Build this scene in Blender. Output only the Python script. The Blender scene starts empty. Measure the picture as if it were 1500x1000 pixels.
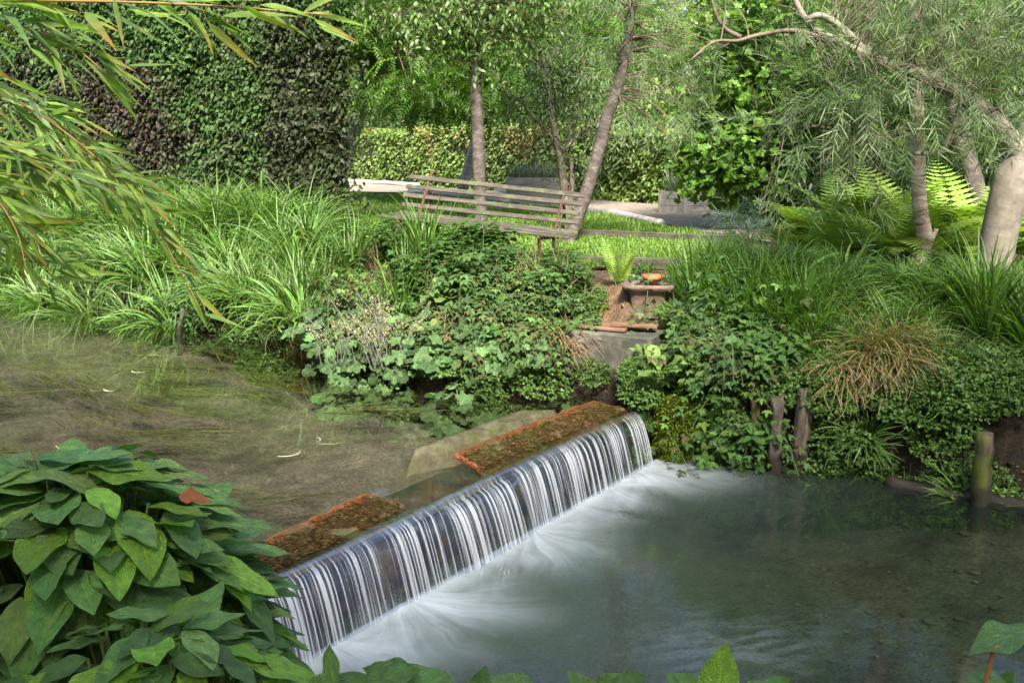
import bpy, math, random
import numpy as np
from mathutils import Vector, Matrix, Euler

SC = bpy.context.scene
R = math.radians
rng = np.random.default_rng(11)
random.seed(5)

# ------------------------------------------------------------------ camera, sky, sun, exposure
CAM = np.array([0.0, 0.0, 1.9]); PITCH = math.atan(285 / 1458.33); F = 1458.33
cam = bpy.data.objects.new('camera', bpy.data.cameras.new('camera'))
SC.collection.objects.link(cam)
cam.location = CAM; cam.rotation_euler = (R(90) - PITCH, 0, 0)
cam.data.lens = 35; cam.data.sensor_width = 36; cam.data.clip_start = 0.05; cam.data.clip_end = 600
SC.camera = cam

SUN = np.array([0.10, -0.68, 0.72]); SUN /= np.linalg.norm(SUN)
W = bpy.data.worlds.new('World'); SC.world = W; W.use_nodes = True
wn = W.node_tree.nodes; bg = wn['Background']
sky = wn.new('ShaderNodeTexSky'); sky.sky_type = 'NISHITA'; sky.sun_disc = False
sky.sun_elevation = math.asin(SUN[2]); sky.sun_rotation = math.atan2(SUN[0], SUN[1])
sky.dust_density = 3.0; sky.ozone_density = 0.6
W.node_tree.links.new(sky.outputs[0], bg.inputs[0]); bg.inputs[1].default_value = 0.108
sun = bpy.data.objects.new('sun', bpy.data.lights.new('sun', 'SUN')); SC.collection.objects.link(sun)
sun.data.energy = 3.8; sun.data.angle = R(9); sun.data.color = (1.0, 0.95, 0.86)
sun.rotation_euler = Vector(-SUN).to_track_quat('-Z', 'Y').to_euler()
SC.view_settings.view_transform = 'Standard'; SC.view_settings.look = 'None'
SC.view_settings.exposure = 2.12; SC.view_settings.gamma = 1.0
SC.render.engine = 'CYCLES'
SC.cycles.use_denoising = True; SC.cycles.denoising_prefilter = 'NONE'
SC.cycles.max_bounces = 8; SC.cycles.transparent_max_bounces = 12
SC.cycles.diffuse_bounces = 4; SC.cycles.glossy_bounces = 3
SC.cycles.caustics_reflective = False; SC.cycles.caustics_refractive = False

# ------------------------------------------------------------------ helpers
cp, sp = math.cos(PITCH), math.sin(PITCH)
def ray(u, v):
    x = (u - 750) / F; y = (500 - v) / F
    return np.array([x, cp + y * sp, -sp + y * cp])
def P(u, v, z):
    d = ray(u, v); return CAM + d * ((z - CAM[2]) / d[2])
def D(u, v, y):
    d = ray(u, v); return CAM + d * (y / d[1])
def proj(p):
    q = np.asarray(p) - CAM
    f = q[..., 1] * cp - q[..., 2] * sp; up = q[..., 1] * sp + q[..., 2] * cp
    return 750 + F * q[..., 0] / f, 500 - F * up / f
def nrm(a):
    return a / np.maximum(np.linalg.norm(a, axis=-1, keepdims=True), 1e-9)
def hsh(i, j, k):
    h = (i * 374761393 + j * 668265263 + k * 2147483647 + 12345) & 0xffffffff
    h = ((h ^ (h >> 13)) * 1274126177) & 0xffffffff
    return ((h ^ (h >> 16)) & 0xffff) / 65535.0
def vnoise(x, y=0, z=0):
    x, y, z = np.broadcast_arrays(np.asarray(x, float), y, z)
    i, j, k = (np.floor(a).astype(np.int64) for a in (x, y, z))
    f = [x - i, y - j, z - k]; f = [a * a * (3 - 2 * a) for a in f]
    r = 0
    for a in (0, 1):
        for b in (0, 1):
            for c in (0, 1):
                w = (f[0] if a else 1 - f[0]) * (f[1] if b else 1 - f[1]) * (f[2] if c else 1 - f[2])
                r = r + w * hsh(i + a, j + b, k + c)
    return r
def fbm(x, y=0, z=0, o=3):
    r = 0; a = 0.5; t = 0
    for q in range(o):
        r = r + a * vnoise(np.asarray(x) * 2**q + 17.3 * q, np.asarray(y) * 2**q, np.asarray(z) * 2**q); t += a; a *= 0.5
    return r / t
def sst(x): x = np.clip(x, 0, 1); return x * x * (3 - 2 * x)

class MB:
    def __init__(s): s.v = []; s.c = []; s.u = []; s.f = []; s.n = 0
    def add(s, v, faces, col=(0.5, 0.5, 0.5), uv=None, mi=0):
        v = np.asarray(v, float).reshape(-1, 3); n = len(v)
        s.v.append(v); s.c.append(np.broadcast_to(np.asarray(col, float), (n, 3)))
        s.u.append(np.zeros((n, 3)) if uv is None else np.asarray(uv, float))
        if not isinstance(faces, (list, tuple)) or (len(faces) and np.ndim(faces[0]) == 1): faces = [faces]
        for f in faces:
            f = np.asarray(f, np.int64)
            if f.size: s.f.append((f + s.n, mi))
        s.n += n
    def inst(s, T, Rm, scale, pos, col, mi=0):
        tv, tf, tuv = T; N = len(pos); V = len(tv)
        scale = np.asarray(scale, float)
        sc = scale.reshape(N, 1, -1) if scale.ndim else np.full((N, 1, 1), float(scale))
        v = np.einsum('nij,nvj->nvi', Rm, tv[None] * sc) + pos[:, None, :]
        c = np.asarray(col, float)
        if c.ndim == 1: c = np.broadcast_to(c, (N, 3))
        if c.ndim == 2: c = np.broadcast_to(c[:, None, :], (N, V, 3))
        fs = [(f[None] + (np.arange(N) * V)[:, None, None]).reshape(-1, f.shape[1]) for f in tf]
        s.add(v.reshape(-1, 3), fs, c.reshape(-1, 3), np.broadcast_to(tuv, (N, V, 3)).reshape(-1, 3), mi)
    def build(s, name, mats, parent=None, origin=None, smooth=True):
        v = np.concatenate(s.v); c = np.concatenate(s.c); u = np.concatenate(s.u)
        if parent is not None and origin is None: origin = np.array(parent['_o']) if '_o' in parent else np.array(parent.location)
        if origin is not None: v = v - np.asarray(origin)
        me = bpy.data.meshes.new(name); me.vertices.add(len(v)); me.vertices.foreach_set('co', v.astype(np.float32).ravel())
        li = np.concatenate([f.ravel() for f, _ in s.f]); tot = np.concatenate([np.full(len(f), f.shape[1]) for f, _ in s.f])
        mi = np.concatenate([np.full(len(f), m) for f, m in s.f])
        me.loops.add(len(li)); me.loops.foreach_set('vertex_index', li.astype(np.int32))
        me.polygons.add(len(tot)); st = np.concatenate([[0], np.cumsum(tot)[:-1]])
        me.polygons.foreach_set('loop_start', st.astype(np.int32)); me.polygons.foreach_set('loop_total', tot.astype(np.int32))
        me.polygons.foreach_set('material_index', mi.astype(np.int32))
        me.polygons.foreach_set('use_smooth', np.full(len(tot), smooth and not getattr(s, 'flat', False)))
        a = me.attributes.new('col', 'FLOAT_COLOR', 'POINT'); a.data.foreach_set('color', np.c_[c, np.ones(len(c))].astype(np.float32).ravel())
        a = me.attributes.new('luv', 'FLOAT_VECTOR', 'POINT'); a.data.foreach_set('vector', u.astype(np.float32).ravel())
        me.update(calc_edges=True)
        for m in (mats if isinstance(mats, (list, tuple)) else [mats]): me.materials.append(m)
        o = bpy.data.objects.new(name, me); SC.collection.objects.link(o)
        if parent is not None: o.parent = parent
        elif origin is not None: o.location = origin
        return o

def tag(o, label=None, cat=None, group=None, kind=None):
    if label: o['label'] = label
    if cat: o['category'] = cat
    if group: o['group'] = group
    if kind: o['kind'] = kind
    return o
def thing(name, loc, label, cat, group=None):
    o = bpy.data.objects.new(name, None); SC.collection.objects.link(o); o.location = loc
    o.empty_display_size = 0.1
    return tag(o, label, cat, group)
def dup(root, loc, rotz=0, scale=1, label=None, group=None, tilt=(0, 0)):
    r = root.copy(); SC.collection.objects.link(r)
    r.rotation_mode = 'ZYX'; r.location = loc; r.rotation_euler = (tilt[0], tilt[1], rotz); r.scale = (scale,) * 3 if np.ndim(scale) == 0 else scale
    for ch in list(root.children):
        c = ch.copy(); SC.collection.objects.link(c); c.parent = r
    if label: r['label'] = label
    if group: r['group'] = group
    return r
class Kind:
    """a first plant and its copies: the first call to put() moves the original itself"""
    def __init__(s, roots): s.roots = roots; s.used = [False] * len(roots); s.i = 0
    def put(s, loc, rotz, scale, label, group, tilt=(0, 0)):
        k = s.i % len(s.roots); s.i += 1; o = s.roots[k]
        if s.used[k]: return dup(o, loc, rotz, scale, label, group, tilt)
        s.used[k] = True; o.rotation_mode = 'ZYX'; o.location = loc; o.rotation_euler = (tilt[0], tilt[1], rotz); o.scale = (scale,) * 3
        o['label'] = label; o['group'] = group
        return o

# geometry generators ---------------------------------------------------
def frame(d, n):
    d = nrm(d); x = nrm(np.cross(d, n)); z = np.cross(x, d)
    return np.stack([x, d, z], -1)
def tube(mb, pts, rad, k=8, col=(0.3, 0.3, 0.3), rough=0.0, cap=True, seed=0):
    pts = np.asarray(pts, float); n = len(pts); rad = np.broadcast_to(np.asarray(rad, float), (n,))
    t = np.gradient(pts, axis=0); t = nrm(t)
    ref = np.array([0, 0, 1.0]) if abs(t[0][2]) < 0.9 else np.array([0, 1.0, 0])
    xs = []; x = nrm(np.cross(t[0], ref))
    for i in range(n):
        x = nrm(x - t[i] * np.dot(x, t[i])); xs.append(x)
    xs = np.array(xs); ys = np.cross(t, xs)
    a = np.arange(k) / k * 2 * np.pi
    rr = rad[:, None] * np.ones((n, k))
    if rough:
        L = np.cumsum(np.r_[0, np.linalg.norm(np.diff(pts, axis=0), axis=1)])[:, None]
        rr = rr * (1 + rough * (2 * fbm(np.cos(a)[None] * 1.5 + seed, np.sin(a)[None] * 1.5, L * 3 + seed, 3) - 1))
    v = pts[:, None] + rr[..., None] * (np.cos(a)[None, :, None] * xs[:, None] + np.sin(a)[None, :, None] * ys[:, None])
    i = np.arange(n - 1)[:, None] * k; j = np.arange(k)[None]; j2 = (j + 1) % k
    q = np.stack([i + j, i + j2, i + k + j2, i + k + j], -1).reshape(-1, 4)
    L = np.cumsum(np.r_[0, np.linalg.norm(np.diff(pts, axis=0), axis=1)])
    uv = np.stack(np.broadcast_arrays(np.cos(a)[None] * rad[:, None], np.sin(a)[None] * rad[:, None], L[:, None]), -1).reshape(-1, 3)
    fs = [q]
    vv = v.reshape(-1, 3)
    if cap:
        fs.append(np.array([[0, (m + 1), m] for m in range(1, k - 1)])); b = (n - 1) * k
        fs.append(np.array([[b, b + m, b + m + 1] for m in range(1, k - 1)]))
    mb.add(vv, fs, col, uv)
def spline(pts, n):
    """smooth resample of control points (Catmull-Rom)"""
    p = np.asarray(pts, float); p = np.vstack([2 * p[0] - p[1], p, 2 * p[-1] - p[-2]]); m = len(p) - 3
    out = []
    for t in np.linspace(0, m - 1e-6, n):
        i = int(t); f = t - i; a, b, c, d = p[i:i + 4]
        out.append(0.5 * ((2 * b) + (c - a) * f + (2 * a - 5 * b + 4 * c - d) * f**2 + (3 * b - a - 3 * c + d) * f**3))
    return np.array(out)
def box(mb, c, s, Rm=None, bev=0.006, col=(0.3, 0.3, 0.3), jit=0.0):
    """bevelled box"""
    mb.flat = True
    s = np.asarray(s, float) / 2; b = min(bev, s.min() * 0.6)
    v = []; idx = {}
    for sx in (-1, 1):
        for sy in (-1, 1):
            for sz in (-1, 1):
                for ax in range(3):
                    q = np.array([sx, sy, sz]) * (s - b); q[ax] = (sx, sy, sz)[ax] * s[ax]
                    idx[(sx, sy, sz, ax)] = len(v); v.append(q)
    v = np.array(v); quads = []; tris = []
    for ax in range(3):
        o = [a for a in range(3) if a != ax]
        for sg in (-1, 1):
            ring = []
            for p, q in ((-1, -1), (1, -1), (1, 1), (-1, 1)):
                t = [0, 0, 0]; t[ax] = sg; t[o[0]] = p; t[o[1]] = q; ring.append(idx[(*t, ax)])
            quads.append(ring)
        for p in (-1, 1):
            for q in (-1, 1):
                t0 = [0, 0, 0]; t0[o[0]] = p; t0[o[1]] = q; t1 = list(t0); t0[ax] = -1; t1[ax] = 1
                quads.append([idx[(*t0, o[0])], idx[(*t1, o[0])], idx[(*t1, o[1])], idx[(*t0, o[1])]])
    for sx in (-1, 1):
        for sy in (-1, 1):
            for sz in (-1, 1): tris.append([idx[(sx, sy, sz, a)] for a in range(3)])
    ctr = np.zeros(3)
    def orient(fs):
        out = []
        for f in fs:
            p = v[f]; nn = np.cross(p[1] - p[0], p[2] - p[0])
            out.append(f if np.dot(nn, p.mean(0)) > 0 else f[::-1])
        return np.array(out)
    uv = v + rng.uniform(0, 5, 3)
    w = v + (rng.normal(0, jit, v.shape) if jit else 0)
    if Rm is not None: w = w @ np.asarray(Rm).T
    mb.add(w + np.asarray(c, float), [orient(quads), orient(tris)], col, uv)
def rotz(a): return np.array(Matrix.Rotation(a, 3, 'Z'))
def eul(x, y, z): return np.array(Euler((x, y, z)).to_matrix())

PROF = {
    'ovate': lambda t: np.sin(np.pi * t**0.72)**0.9 * (1 - 0.25 * t),
    'comf': lambda t: np.sin(np.pi * t**0.86)**0.85,
    'lance': lambda t: np.sin(np.pi * t**0.6)**0.85 * (1 - 0.35 * t),
    'narrow': lambda t: np.minimum(1, t * 5)**0.7 * (1 - t**2.2),
    'elliptic': lambda t: np.sin(np.pi * np.clip(t, 0, 1))**0.7,
    'spat': lambda t: 0.16 + 0.84 * sst(t * 1.7 - 0.35) * np.sqrt(np.maximum(0, 1 - (np.maximum(t - 0.55, 0) / 0.45)**2.2)),
}
def leaf(n=6, m=1, w=0.4, prof='ovate', fold=0.25, droop=0.35, wave=0.0, serr=0.0, seed=0):
    """leaf along +Y, length 1, width w, m strips each side of the midrib"""
    t = np.linspace(0, 1, n + 1); hw = PROF[prof](t) * w / 2; hw[-1] = 0.004; hw[0] = max(hw[0] * 0.3, 0.008)
    r = np.linspace(-1, 1, 2 * m + 1)
    T, Rr = np.meshgrid(t, r, indexing='ij')
    H = hw[:, None] * (1 + serr * (np.arange(n + 1) % 2 - 0.5)[:, None] * (abs(Rr) > 0.99))
    x = Rr * H; ang = droop * T**1.5
    y = np.sin(np.maximum(ang, 1e-6)) / np.maximum(droop, 1e-3) if False else T - 0.18 * droop**2 * T**3
    z = -droop * 0.5 * T**2 + fold * abs(x) + wave * H * np.sin(T * 11 + seed + 2.2 * np.sign(Rr)) * abs(Rr)**2
    v = np.stack([x, y, z], -1).reshape(-1, 3); k = 2 * m + 1
    i = np.arange(n)[:, None] * k; j = np.arange(2 * m)[None]
    q = np.stack([i + j, i + j + 1, i + k + j + 1, i + k + j], -1).reshape(-1, 4)
    uv = np.stack([Rr, T, Rr * H / max(w, 1e-3)], -1).reshape(-1, 3)
    return v, [q], uv
def palm(lobes=5, K=40, depth=0.45, cup=0.15, serr=0.08, spread=2.3):
    a = np.linspace(-spread, spread, K); t = (a + spread) / (2 * spread)
    l = np.abs(np.cos(t * np.pi * lobes + (0 if lobes % 2 == 0 else np.pi * 0) - np.pi * lobes / 2 + np.pi * 0))
    l = np.abs(np.cos((t - 0.5) * np.pi * (lobes - 0.6)))
    r = (1 - depth + depth * l**0.8) * (1 - 0.38 * np.abs(t * 2 - 1)**1.5) + serr * (np.arange(K) % 2 - 0.5)
    v = [np.zeros(3)]; uv = [np.zeros(3)]
    for f in (0.55, 1.0):
        x = np.sin(a) * r * f * 0.62; y = np.cos(a) * r * f * 0.62 + 0.12
        z = -cup * (x**2 + y**2) + 0.06 * np.cos((t - 0.5) * np.pi * 2 * (lobes - 0.6)) * f
        v += list(np.stack([x, y, z], -1)); uv += list(np.stack([np.sin(a) * f, np.cos(a) * f * 0.5 + 0.5, f * np.ones(K)], -1))
    i = np.arange(K - 1)
    tri = np.stack([0 * i, 1 + i + 1, 1 + i], -1); q = np.stack([1 + i, 2 + i, 2 + K + i, 1 + K + i], -1)
    return np.array(v), [tri, q], np.array(uv)
def merge(Ts):
    vs = []; fs = {3: [], 4: []}; us = []; n = 0
    for v, f, u in Ts:
        vs.append(v); us.append(u)
        for q in f: fs[q.shape[1]].append(q + n)
        n += len(v)
    return np.concatenate(vs), [np.concatenate(fs[k]) for k in fs if fs[k]], np.concatenate(us)
def place(T, Rm, s, p):
    v, f, u = T; return (v * s) @ np.asarray(Rm).T + np.asarray(p), f, u
def pinnate(pairs=6, lw=0.34, ll=0.3, droop=0.5):
    Ts = []
    for i in range(pairs):
        t = 0.15 + 0.75 * i / (pairs - 1); p = np.array([0, t, -droop * 0.5 * t * t])
        for s in (-1, 1):
            d = np.array([s, 0.45, -0.25]); Ts.append(place(leaf(3, 1, lw, 'lance', 0.2, 0.4), frame(d, np.array([0, -0.2, 1.0])), ll * (1.1 - 0.5 * abs(t - 0.45)), p))
    Ts.append(place(leaf(3, 1, lw, 'lance', 0.2, 0.4), frame(np.array([0, 1, -0.6]), np.array([0, 0.3, 1.0])), ll, [0, 0.95, -droop * 0.45]))
    return merge(Ts)
def spray(nl, ll, lw, seed, curve=0.35, L=1.0, droop=0.5):
    """a twig of length 1 with nl narrow leaves"""
    g = np.random.default_rng(seed); Ts = []
    for i in range(nl):
        t = 0.08 + 0.92 * i / nl; p = np.array([0, t, -curve * t * t])
        az = i * 2.4 + g.uniform(-0.4, 0.4); o = np.array([math.cos(az), 0.55 + 0.7 * t, math.sin(az) * 0.8 - 0.15])
        T = leaf(3, 1, lw, 'narrow', 0.3, droop * g.uniform(0.3, 1.6))
        Ts.append(place(T, frame(o, np.array([g.normal(0, .4), g.normal(0, .4), 1.0])), ll * g.uniform(0.7, 1.25), p))
    st = MB(); tt = np.linspace(0, 1, 5); tube(st, np.stack([0 * tt, tt, -curve * tt**2], -1), 0.006 * (1.1 - tt), 4)
    v = np.concatenate(st.v); Ts.append((v, [f for f, _ in st.f], np.concatenate(st.u)))
    return merge(Ts)
def blades(mb, base, az, el, L, bend, w, seg=6, col=(0.05, 0.12, 0.03), tipcol=None, three=True, kink=0.0):
    """grass blades: arching strips, all arrays of length N"""
    base = np.asarray(base, float); N = len(base)
    az, el, L, bend, w = (np.broadcast_to(np.asarray(a, float), (N,)) for a in (az, el, L, bend, w))
    t = np.linspace(0, 1, seg + 1)
    e = el[:, None] - bend[:, None] * t[None]**1.4
    ds = (L / seg)[:, None]
    h = np.cumsum(np.cos(e) * ds, 1) - np.cos(e) * ds * 0; z = np.cumsum(np.sin(e) * ds, 1)
    h = np.c_[np.zeros(N), h[:, :-1]]; z = np.c_[np.zeros(N), z[:, :-1]]
    azt = az[:, None] + kink * (t[None]**2) * rng.normal(0, 1, N)[:, None]
    c = np.stack([base[:, 0:1] + h * np.cos(azt), base[:, 1:2] + h * np.sin(azt), base[:, 2:3] + z], -1)
    side = np.stack([-np.sin(azt), np.cos(azt), 0 * azt], -1)
    tw = rng.normal(0, 0.35, N)[:, None, None]
    side = side * np.cos(tw) + np.array([0, 0, 1.0]) * np.sin(tw)
    ww = (w[:, None] * (0.75 + 0.5 * np.minimum(t * 4, 1))[None] * (1 - t[None]**2.5) + 0.0006)[..., None]
    if three:
        nn = np.stack([-np.sin(e) * np.cos(azt), -np.sin(e) * np.sin(azt), np.cos(e)], -1)
        v = np.stack([c - side * ww, c - nn * ww * 0.45, c + side * ww], 2); k = 3
    else:
        v = np.stack([c - side * ww, c + side * ww], 2); k = 2
    M = (seg + 1) * k
    i = np.arange(seg)[:, None] * k; j = np.arange(k - 1)[None]
    q = np.stack([i + j, i + j + 1, i + k + j + 1, i + k + j], -1).reshape(-1, 4)
    q = (q[None] + (np.arange(N) * M)[:, None, None]).reshape(-1, 4)
    col = np.broadcast_to(np.asarray(col, float), (N, 3)); cc = np.repeat(col[:, None], seg + 1, 1)
    if tipcol is not None:
        tipcol = np.broadcast_to(np.asarray(tipcol, float), (N, 3)); f = (t[None, :, None])**2.5
        cc = cc * (1 - f) + tipcol[:, None] * f
    cc = np.repeat(cc[:, :, None], k, 2).reshape(-1, 3)
    u = np.broadcast_to(np.stack(np.meshgrid(t, np.linspace(-1, 1, k), indexing='ij'), -1)[..., ::-1], (N, seg + 1, k, 2)).reshape(-1, 2)
    mb.add(v.reshape(-1, 3), q, cc, np.c_[u, np.zeros(len(u))])
def pal(cols, n, jit=0.18, w=None):
    cols = np.asarray(cols, float); i = rng.choice(len(cols), n, p=w)
    j = rng.integers(0, len(cols), n); f = rng.uniform(0, 0.5, (n, 1))
    c = cols[i] * (1 - f) + cols[j] * f
    return np.clip(c * np.exp(rng.normal(0, jit, (n, 1))) * np.exp(rng.normal(0, jit * 0.3, (n, 3))), 0, 1)
def ell(c, r, n, shell=0.5):
    d = nrm(rng.normal(0, 1, (n, 3))); q = rng.uniform(0, 1, (n, 1))**(1 / 3 * (1 - shell) + 0.01)
    return np.asarray(c) + d * q * np.asarray(r), d
def leafy(mb, ctr, out, T, per, spread, size, cols, droop=0.3, flat=1.0, jit=0.15, flatz=0.6, w=None, outw=0.5):
    """clusters of leaves round the points ctr; out = outward directions"""
    n = len(ctr); c = np.repeat(ctr, per, 0); o = np.repeat(out, per, 0); N = n * per
    p = c + rng.normal(0, 1, (N, 3)) * np.asarray([spread, spread, spread * flatz])
    d = nrm(o * outw + rng.normal(0, 0.6, (N, 3)) + np.array([0, 0, -droop]))
    nn = nrm(np.array([0, 0, flat]) + rng.normal(0, 0.45, (N, 3)) + o * 0.4)
    cl = np.repeat(np.exp(rng.normal(0, jit, (n, 1))), per, 0)
    Ts = T if isinstance(T, list) else [T]
    which = rng.integers(0, len(Ts), N); cc = pal(cols, N, 0.14, w) * cl
    s = size * rng.uniform(0.65, 1.25, N)
    for k, t in enumerate(Ts):
        m = which == k
        if m.any(): mb.inst(t, frame(d[m], nn[m]), s[m], p[m], cc[m])
def twigs(mb, ctr, limb, r=0.006, col=(0.2, 0.18, 0.14), sag=0.1):
    limb = np.asarray(limb)
    for c in ctr:
        q = limb[np.argmin(((limb - c)**2).sum(1) + rng.uniform(0, 0.15, len(limb)))]
        m = (q + c) / 2 + rng.normal(0, 0.06, 3) * np.linalg.norm(c - q) + np.array([0, 0, sag * np.linalg.norm(c - q)])
        tube(mb, spline([q, m, c], 6), np.linspace(r * 1.6, r * 0.5, 6), 5, col, cap=False)

# ------------------------------------------------------------------ materials
def mat(name):
    m = bpy.data.materials.new(name); m.use_nodes = True; t = m.node_tree; t.nodes.clear()
    out = t.nodes.new('ShaderNodeOutputMaterial')
    def N(ty, **kw):
        n = t.nodes.new('ShaderNode' + ty)
        for k, v in kw.items():
            if k.startswith('i_'):
                key = k[2:]; key = int(key) if key.isdigit() else key.replace('_', ' ')
                if hasattr(v, 'is_output'): t.links.new(v, n.inputs[key])
                else: n.inputs[key].default_value = v
            else: setattr(n, k, v)
        return n
    def L(a, b): t.links.new(a, b)
    return m, N, L, out
def ramp(N, fac, stops):
    r = N('ValToRGB', i_Fac=fac); e = r.color_ramp.elements
    while len(e) < len(stops): e.new(0.5)
    for el_, (p, c) in zip(e, stops): el_.position = p; el_.color = (*c, 1) if len(c) == 3 else c
    return r.outputs[0]
def mixc(N, f, a, b, mode='MIX'):
    n = N('MixRGB', blend_type=mode)
    for k, v in zip(('Fac', 'Color1', 'Color2'), (f, a, b)):
        if hasattr(v, 'is_output'): n.id_data.links.new(v, n.inputs[k])
        else: n.inputs[k].default_value = v if k == 'Fac' else ((*v, 1) if len(v) == 3 else v)
    return n.outputs[0]
def math_(N, op, a, b=0.0):
    n = N('Math', operation=op)
    for k, v in enumerate((a, b)):
        if hasattr(v, 'is_output'): n.id_data.links.new(v, n.inputs[k])
        else: n.inputs[k].default_value = v
    return n.outputs[0]

def leaf_mat(name, rough=0.42, transl=0.35, spec=0.28, veins=None, rnd=0.22, tcol=(1.5, 1.7, 0.55)):
    m, N, L, out = mat(name)
    at = N('Attribute', attribute_name='col').outputs['Color']
    oi = N('ObjectInfo').outputs['Random']
    br = math_(N, 'ADD', math_(N, 'MULTIPLY', oi, 2 * rnd), 1 - rnd)
    c = mixc(N, 1.0, at, N('CombineXYZ', i_X=br, i_Y=br, i_Z=br).outputs[0], 'MULTIPLY')
    tc = N('TexCoord').outputs['Object']
    nz = N('TexNoise', i_Vector=tc, i_Scale=40.0, i_Detail=2.0).outputs['Fac']
    c = mixc(N, 1.0, c, ramp(N, nz, [(0.3, (0.78, 0.78, 0.78)), (0.7, (1.2, 1.18, 1.1))]), 'MULTIPLY')
    p = N('BsdfPrincipled', i_Roughness=rough); p.inputs['Specular IOR Level'].default_value = spec
    if veins:
        uv = N('Attribute', attribute_name='luv').outputs['Vector']
        s = N('SeparateXYZ', i_Vector=uv); u = math_(N, 'ABSOLUTE', s.outputs[0])
        sv = math_(N, 'SINE', math_(N, 'MULTIPLY', math_(N, 'SUBTRACT', s.outputs[1], math_(N, 'MULTIPLY', u, veins[1])), veins[0]))
        sv = math_(N, 'POWER', math_(N, 'ABSOLUTE', sv), 0.35)
        mid = math_(N, 'MINIMUM', math_(N, 'MULTIPLY', u, 9.0), 1.0)
        sc = N('VectorMath', operation='MULTIPLY', i_0=uv); sc.inputs[1].default_value = veins[2]
        vo = N('TexVoronoi', feature='DISTANCE_TO_EDGE', i_Vector=sc.outputs[0], i_Scale=1.0).outputs['Distance']
        vo = math_(N, 'MINIMUM', math_(N, 'MULTIPLY', vo, 5.0), 1.0)
        h = math_(N, 'ADD', math_(N, 'ADD', math_(N, 'MULTIPLY', sv, 0.55), math_(N, 'MULTIPLY', vo, 0.5)), math_(N, 'MULTIPLY', mid, 0.6))
        b = N('Bump', i_Strength=veins[3], i_Distance=0.012, i_Height=h)
        L(b.outputs[0], p.inputs['Normal'])
        c = mixc(N, math_(N, 'MULTIPLY', math_(N, 'SUBTRACT', 1.0, math_(N, 'MULTIPLY', mid, math_(N, 'MULTIPLY', sv, vo))), 0.3), c, mixc(N, 1.0, c, (0.5, 0.5, 0.42), 'MULTIPLY'))
        c = mixc(N, math_(N, 'MULTIPLY', math_(N, 'SUBTRACT', 1.0, mid), 0.5), c, mixc(N, 1.0, c, (1.8, 1.7, 1.3), 'MULTIPLY'))
    L(c, p.inputs['Base Color'])
    tr = N('BsdfTranslucent'); L(mixc(N, 1.0, c, tcol, 'MULTIPLY'), tr.inputs[0])
    mx = N('MixShader', i_Fac=transl); L(p.outputs[0], mx.inputs[1]); L(tr.outputs[0], mx.inputs[2])
    L(mx.outputs[0], out.inputs[0]); return m
M_LEAF = leaf_mat('foliage')
M_HEDGE = leaf_mat('hedge_leaf', rough=0.55, transl=0.3, spec=0.25)
M_GLOSS = leaf_mat('glossy_foliage', rough=0.42, transl=0.28, spec=0.35)
M_BROAD = leaf_mat('broad_leaf', rough=0.5, transl=0.3, veins=(26.0, 0.28, (5.0, 16.0, 0.0), 0.5))
M_COMF = leaf_mat('rough_leaf', rough=0.48, transl=0.26, spec=0.36, veins=(20.0, 0.3, (9.0, 22.0, 0.0), 0.7))
M_BLADE = leaf_mat('grass_blade', rough=0.42, transl=0.3, spec=0.34, rnd=0.15)
M_DRY = leaf_mat('dry_stalk', rough=0.7, transl=0.25, spec=0.2, tcol=(1.1, 1.0, 0.8))
M_SILVER = leaf_mat('silver_leaf', rough=0.45, transl=0.25, spec=0.4, tcol=(1.2, 1.4, 0.7))

def surf(name, stops, scale=(6, 6, 6), detail=6, rough=0.75, bump=0.4, dist=0.01, coord='Object', second=None, spec=0.3, coat=0.0, nsc=1.0):
    m, N, L, out = mat(name)
    tc = N('Attribute', attribute_name='luv').outputs['Vector'] if coord == 'luv' else N('TexCoord').outputs[coord]
    mp = N('VectorMath', operation='MULTIPLY', i_0=tc); mp.inputs[1].default_value = scale
    nz = N('TexNoise', i_Vector=mp.outputs[0], i_Scale=nsc, i_Detail=detail, i_Roughness=0.65, i_Distortion=0.4).outputs['Fac']
    c = ramp(N, nz, stops)
    if second:
        n2 = N('TexNoise', i_Vector=tc, i_Scale=second[0], i_Detail=5.0, i_Roughness=0.6).outputs['Fac']
        f = ramp(N, n2, [(second[1], (0, 0, 0)), (second[2], (1, 1, 1))])
        c = mixc(N, f, c, second[3])
    p = N('BsdfPrincipled', i_Roughness=rough); p.inputs['Specular IOR Level'].default_value = spec; p.inputs['Coat Weight'].default_value = coat
    p.inputs['Coat Roughness'].default_value = 0.15
    L(c, p.inputs['Base Color'])
    n3 = N('TexNoise', i_Vector=mp.outputs[0], i_Scale=nsc * 3, i_Detail=6.0, i_Roughness=0.7).outputs['Fac']
    b = N('Bump', i_Strength=bump, i_Distance=dist, i_Height=math_(N, 'ADD', nz, n3)); L(b.outputs[0], p.inputs['Normal'])
    L(p.outputs[0], out.inputs[0]); return m
M_BARK = surf('bark', [(0.3, (0.07, 0.055, 0.045)), (0.5, (0.16, 0.135, 0.11)), (0.72, (0.27, 0.24, 0.2))], (14, 14, 5), coord='luv', bump=0.7, second=(9, 0.55, 0.7, (0.09, 0.1, 0.05)))
M_BARKB = surf('banded_bark', [(0.3, (0.035, 0.028, 0.024)), (0.5, (0.085, 0.068, 0.057)), (0.72, (0.17, 0.14, 0.12))], (9, 9, 16), coord='luv', bump=0.9)
M_BARKP = surf('pale_bark', [(0.25, (0.1, 0.085, 0.066)), (0.5, (0.185, 0.16, 0.125)), (0.75, (0.27, 0.235, 0.19))], (9, 9, 11), coord='luv', bump=0.35, second=(4, 0.56, 0.68, (0.12, 0.125, 0.085)))
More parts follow.
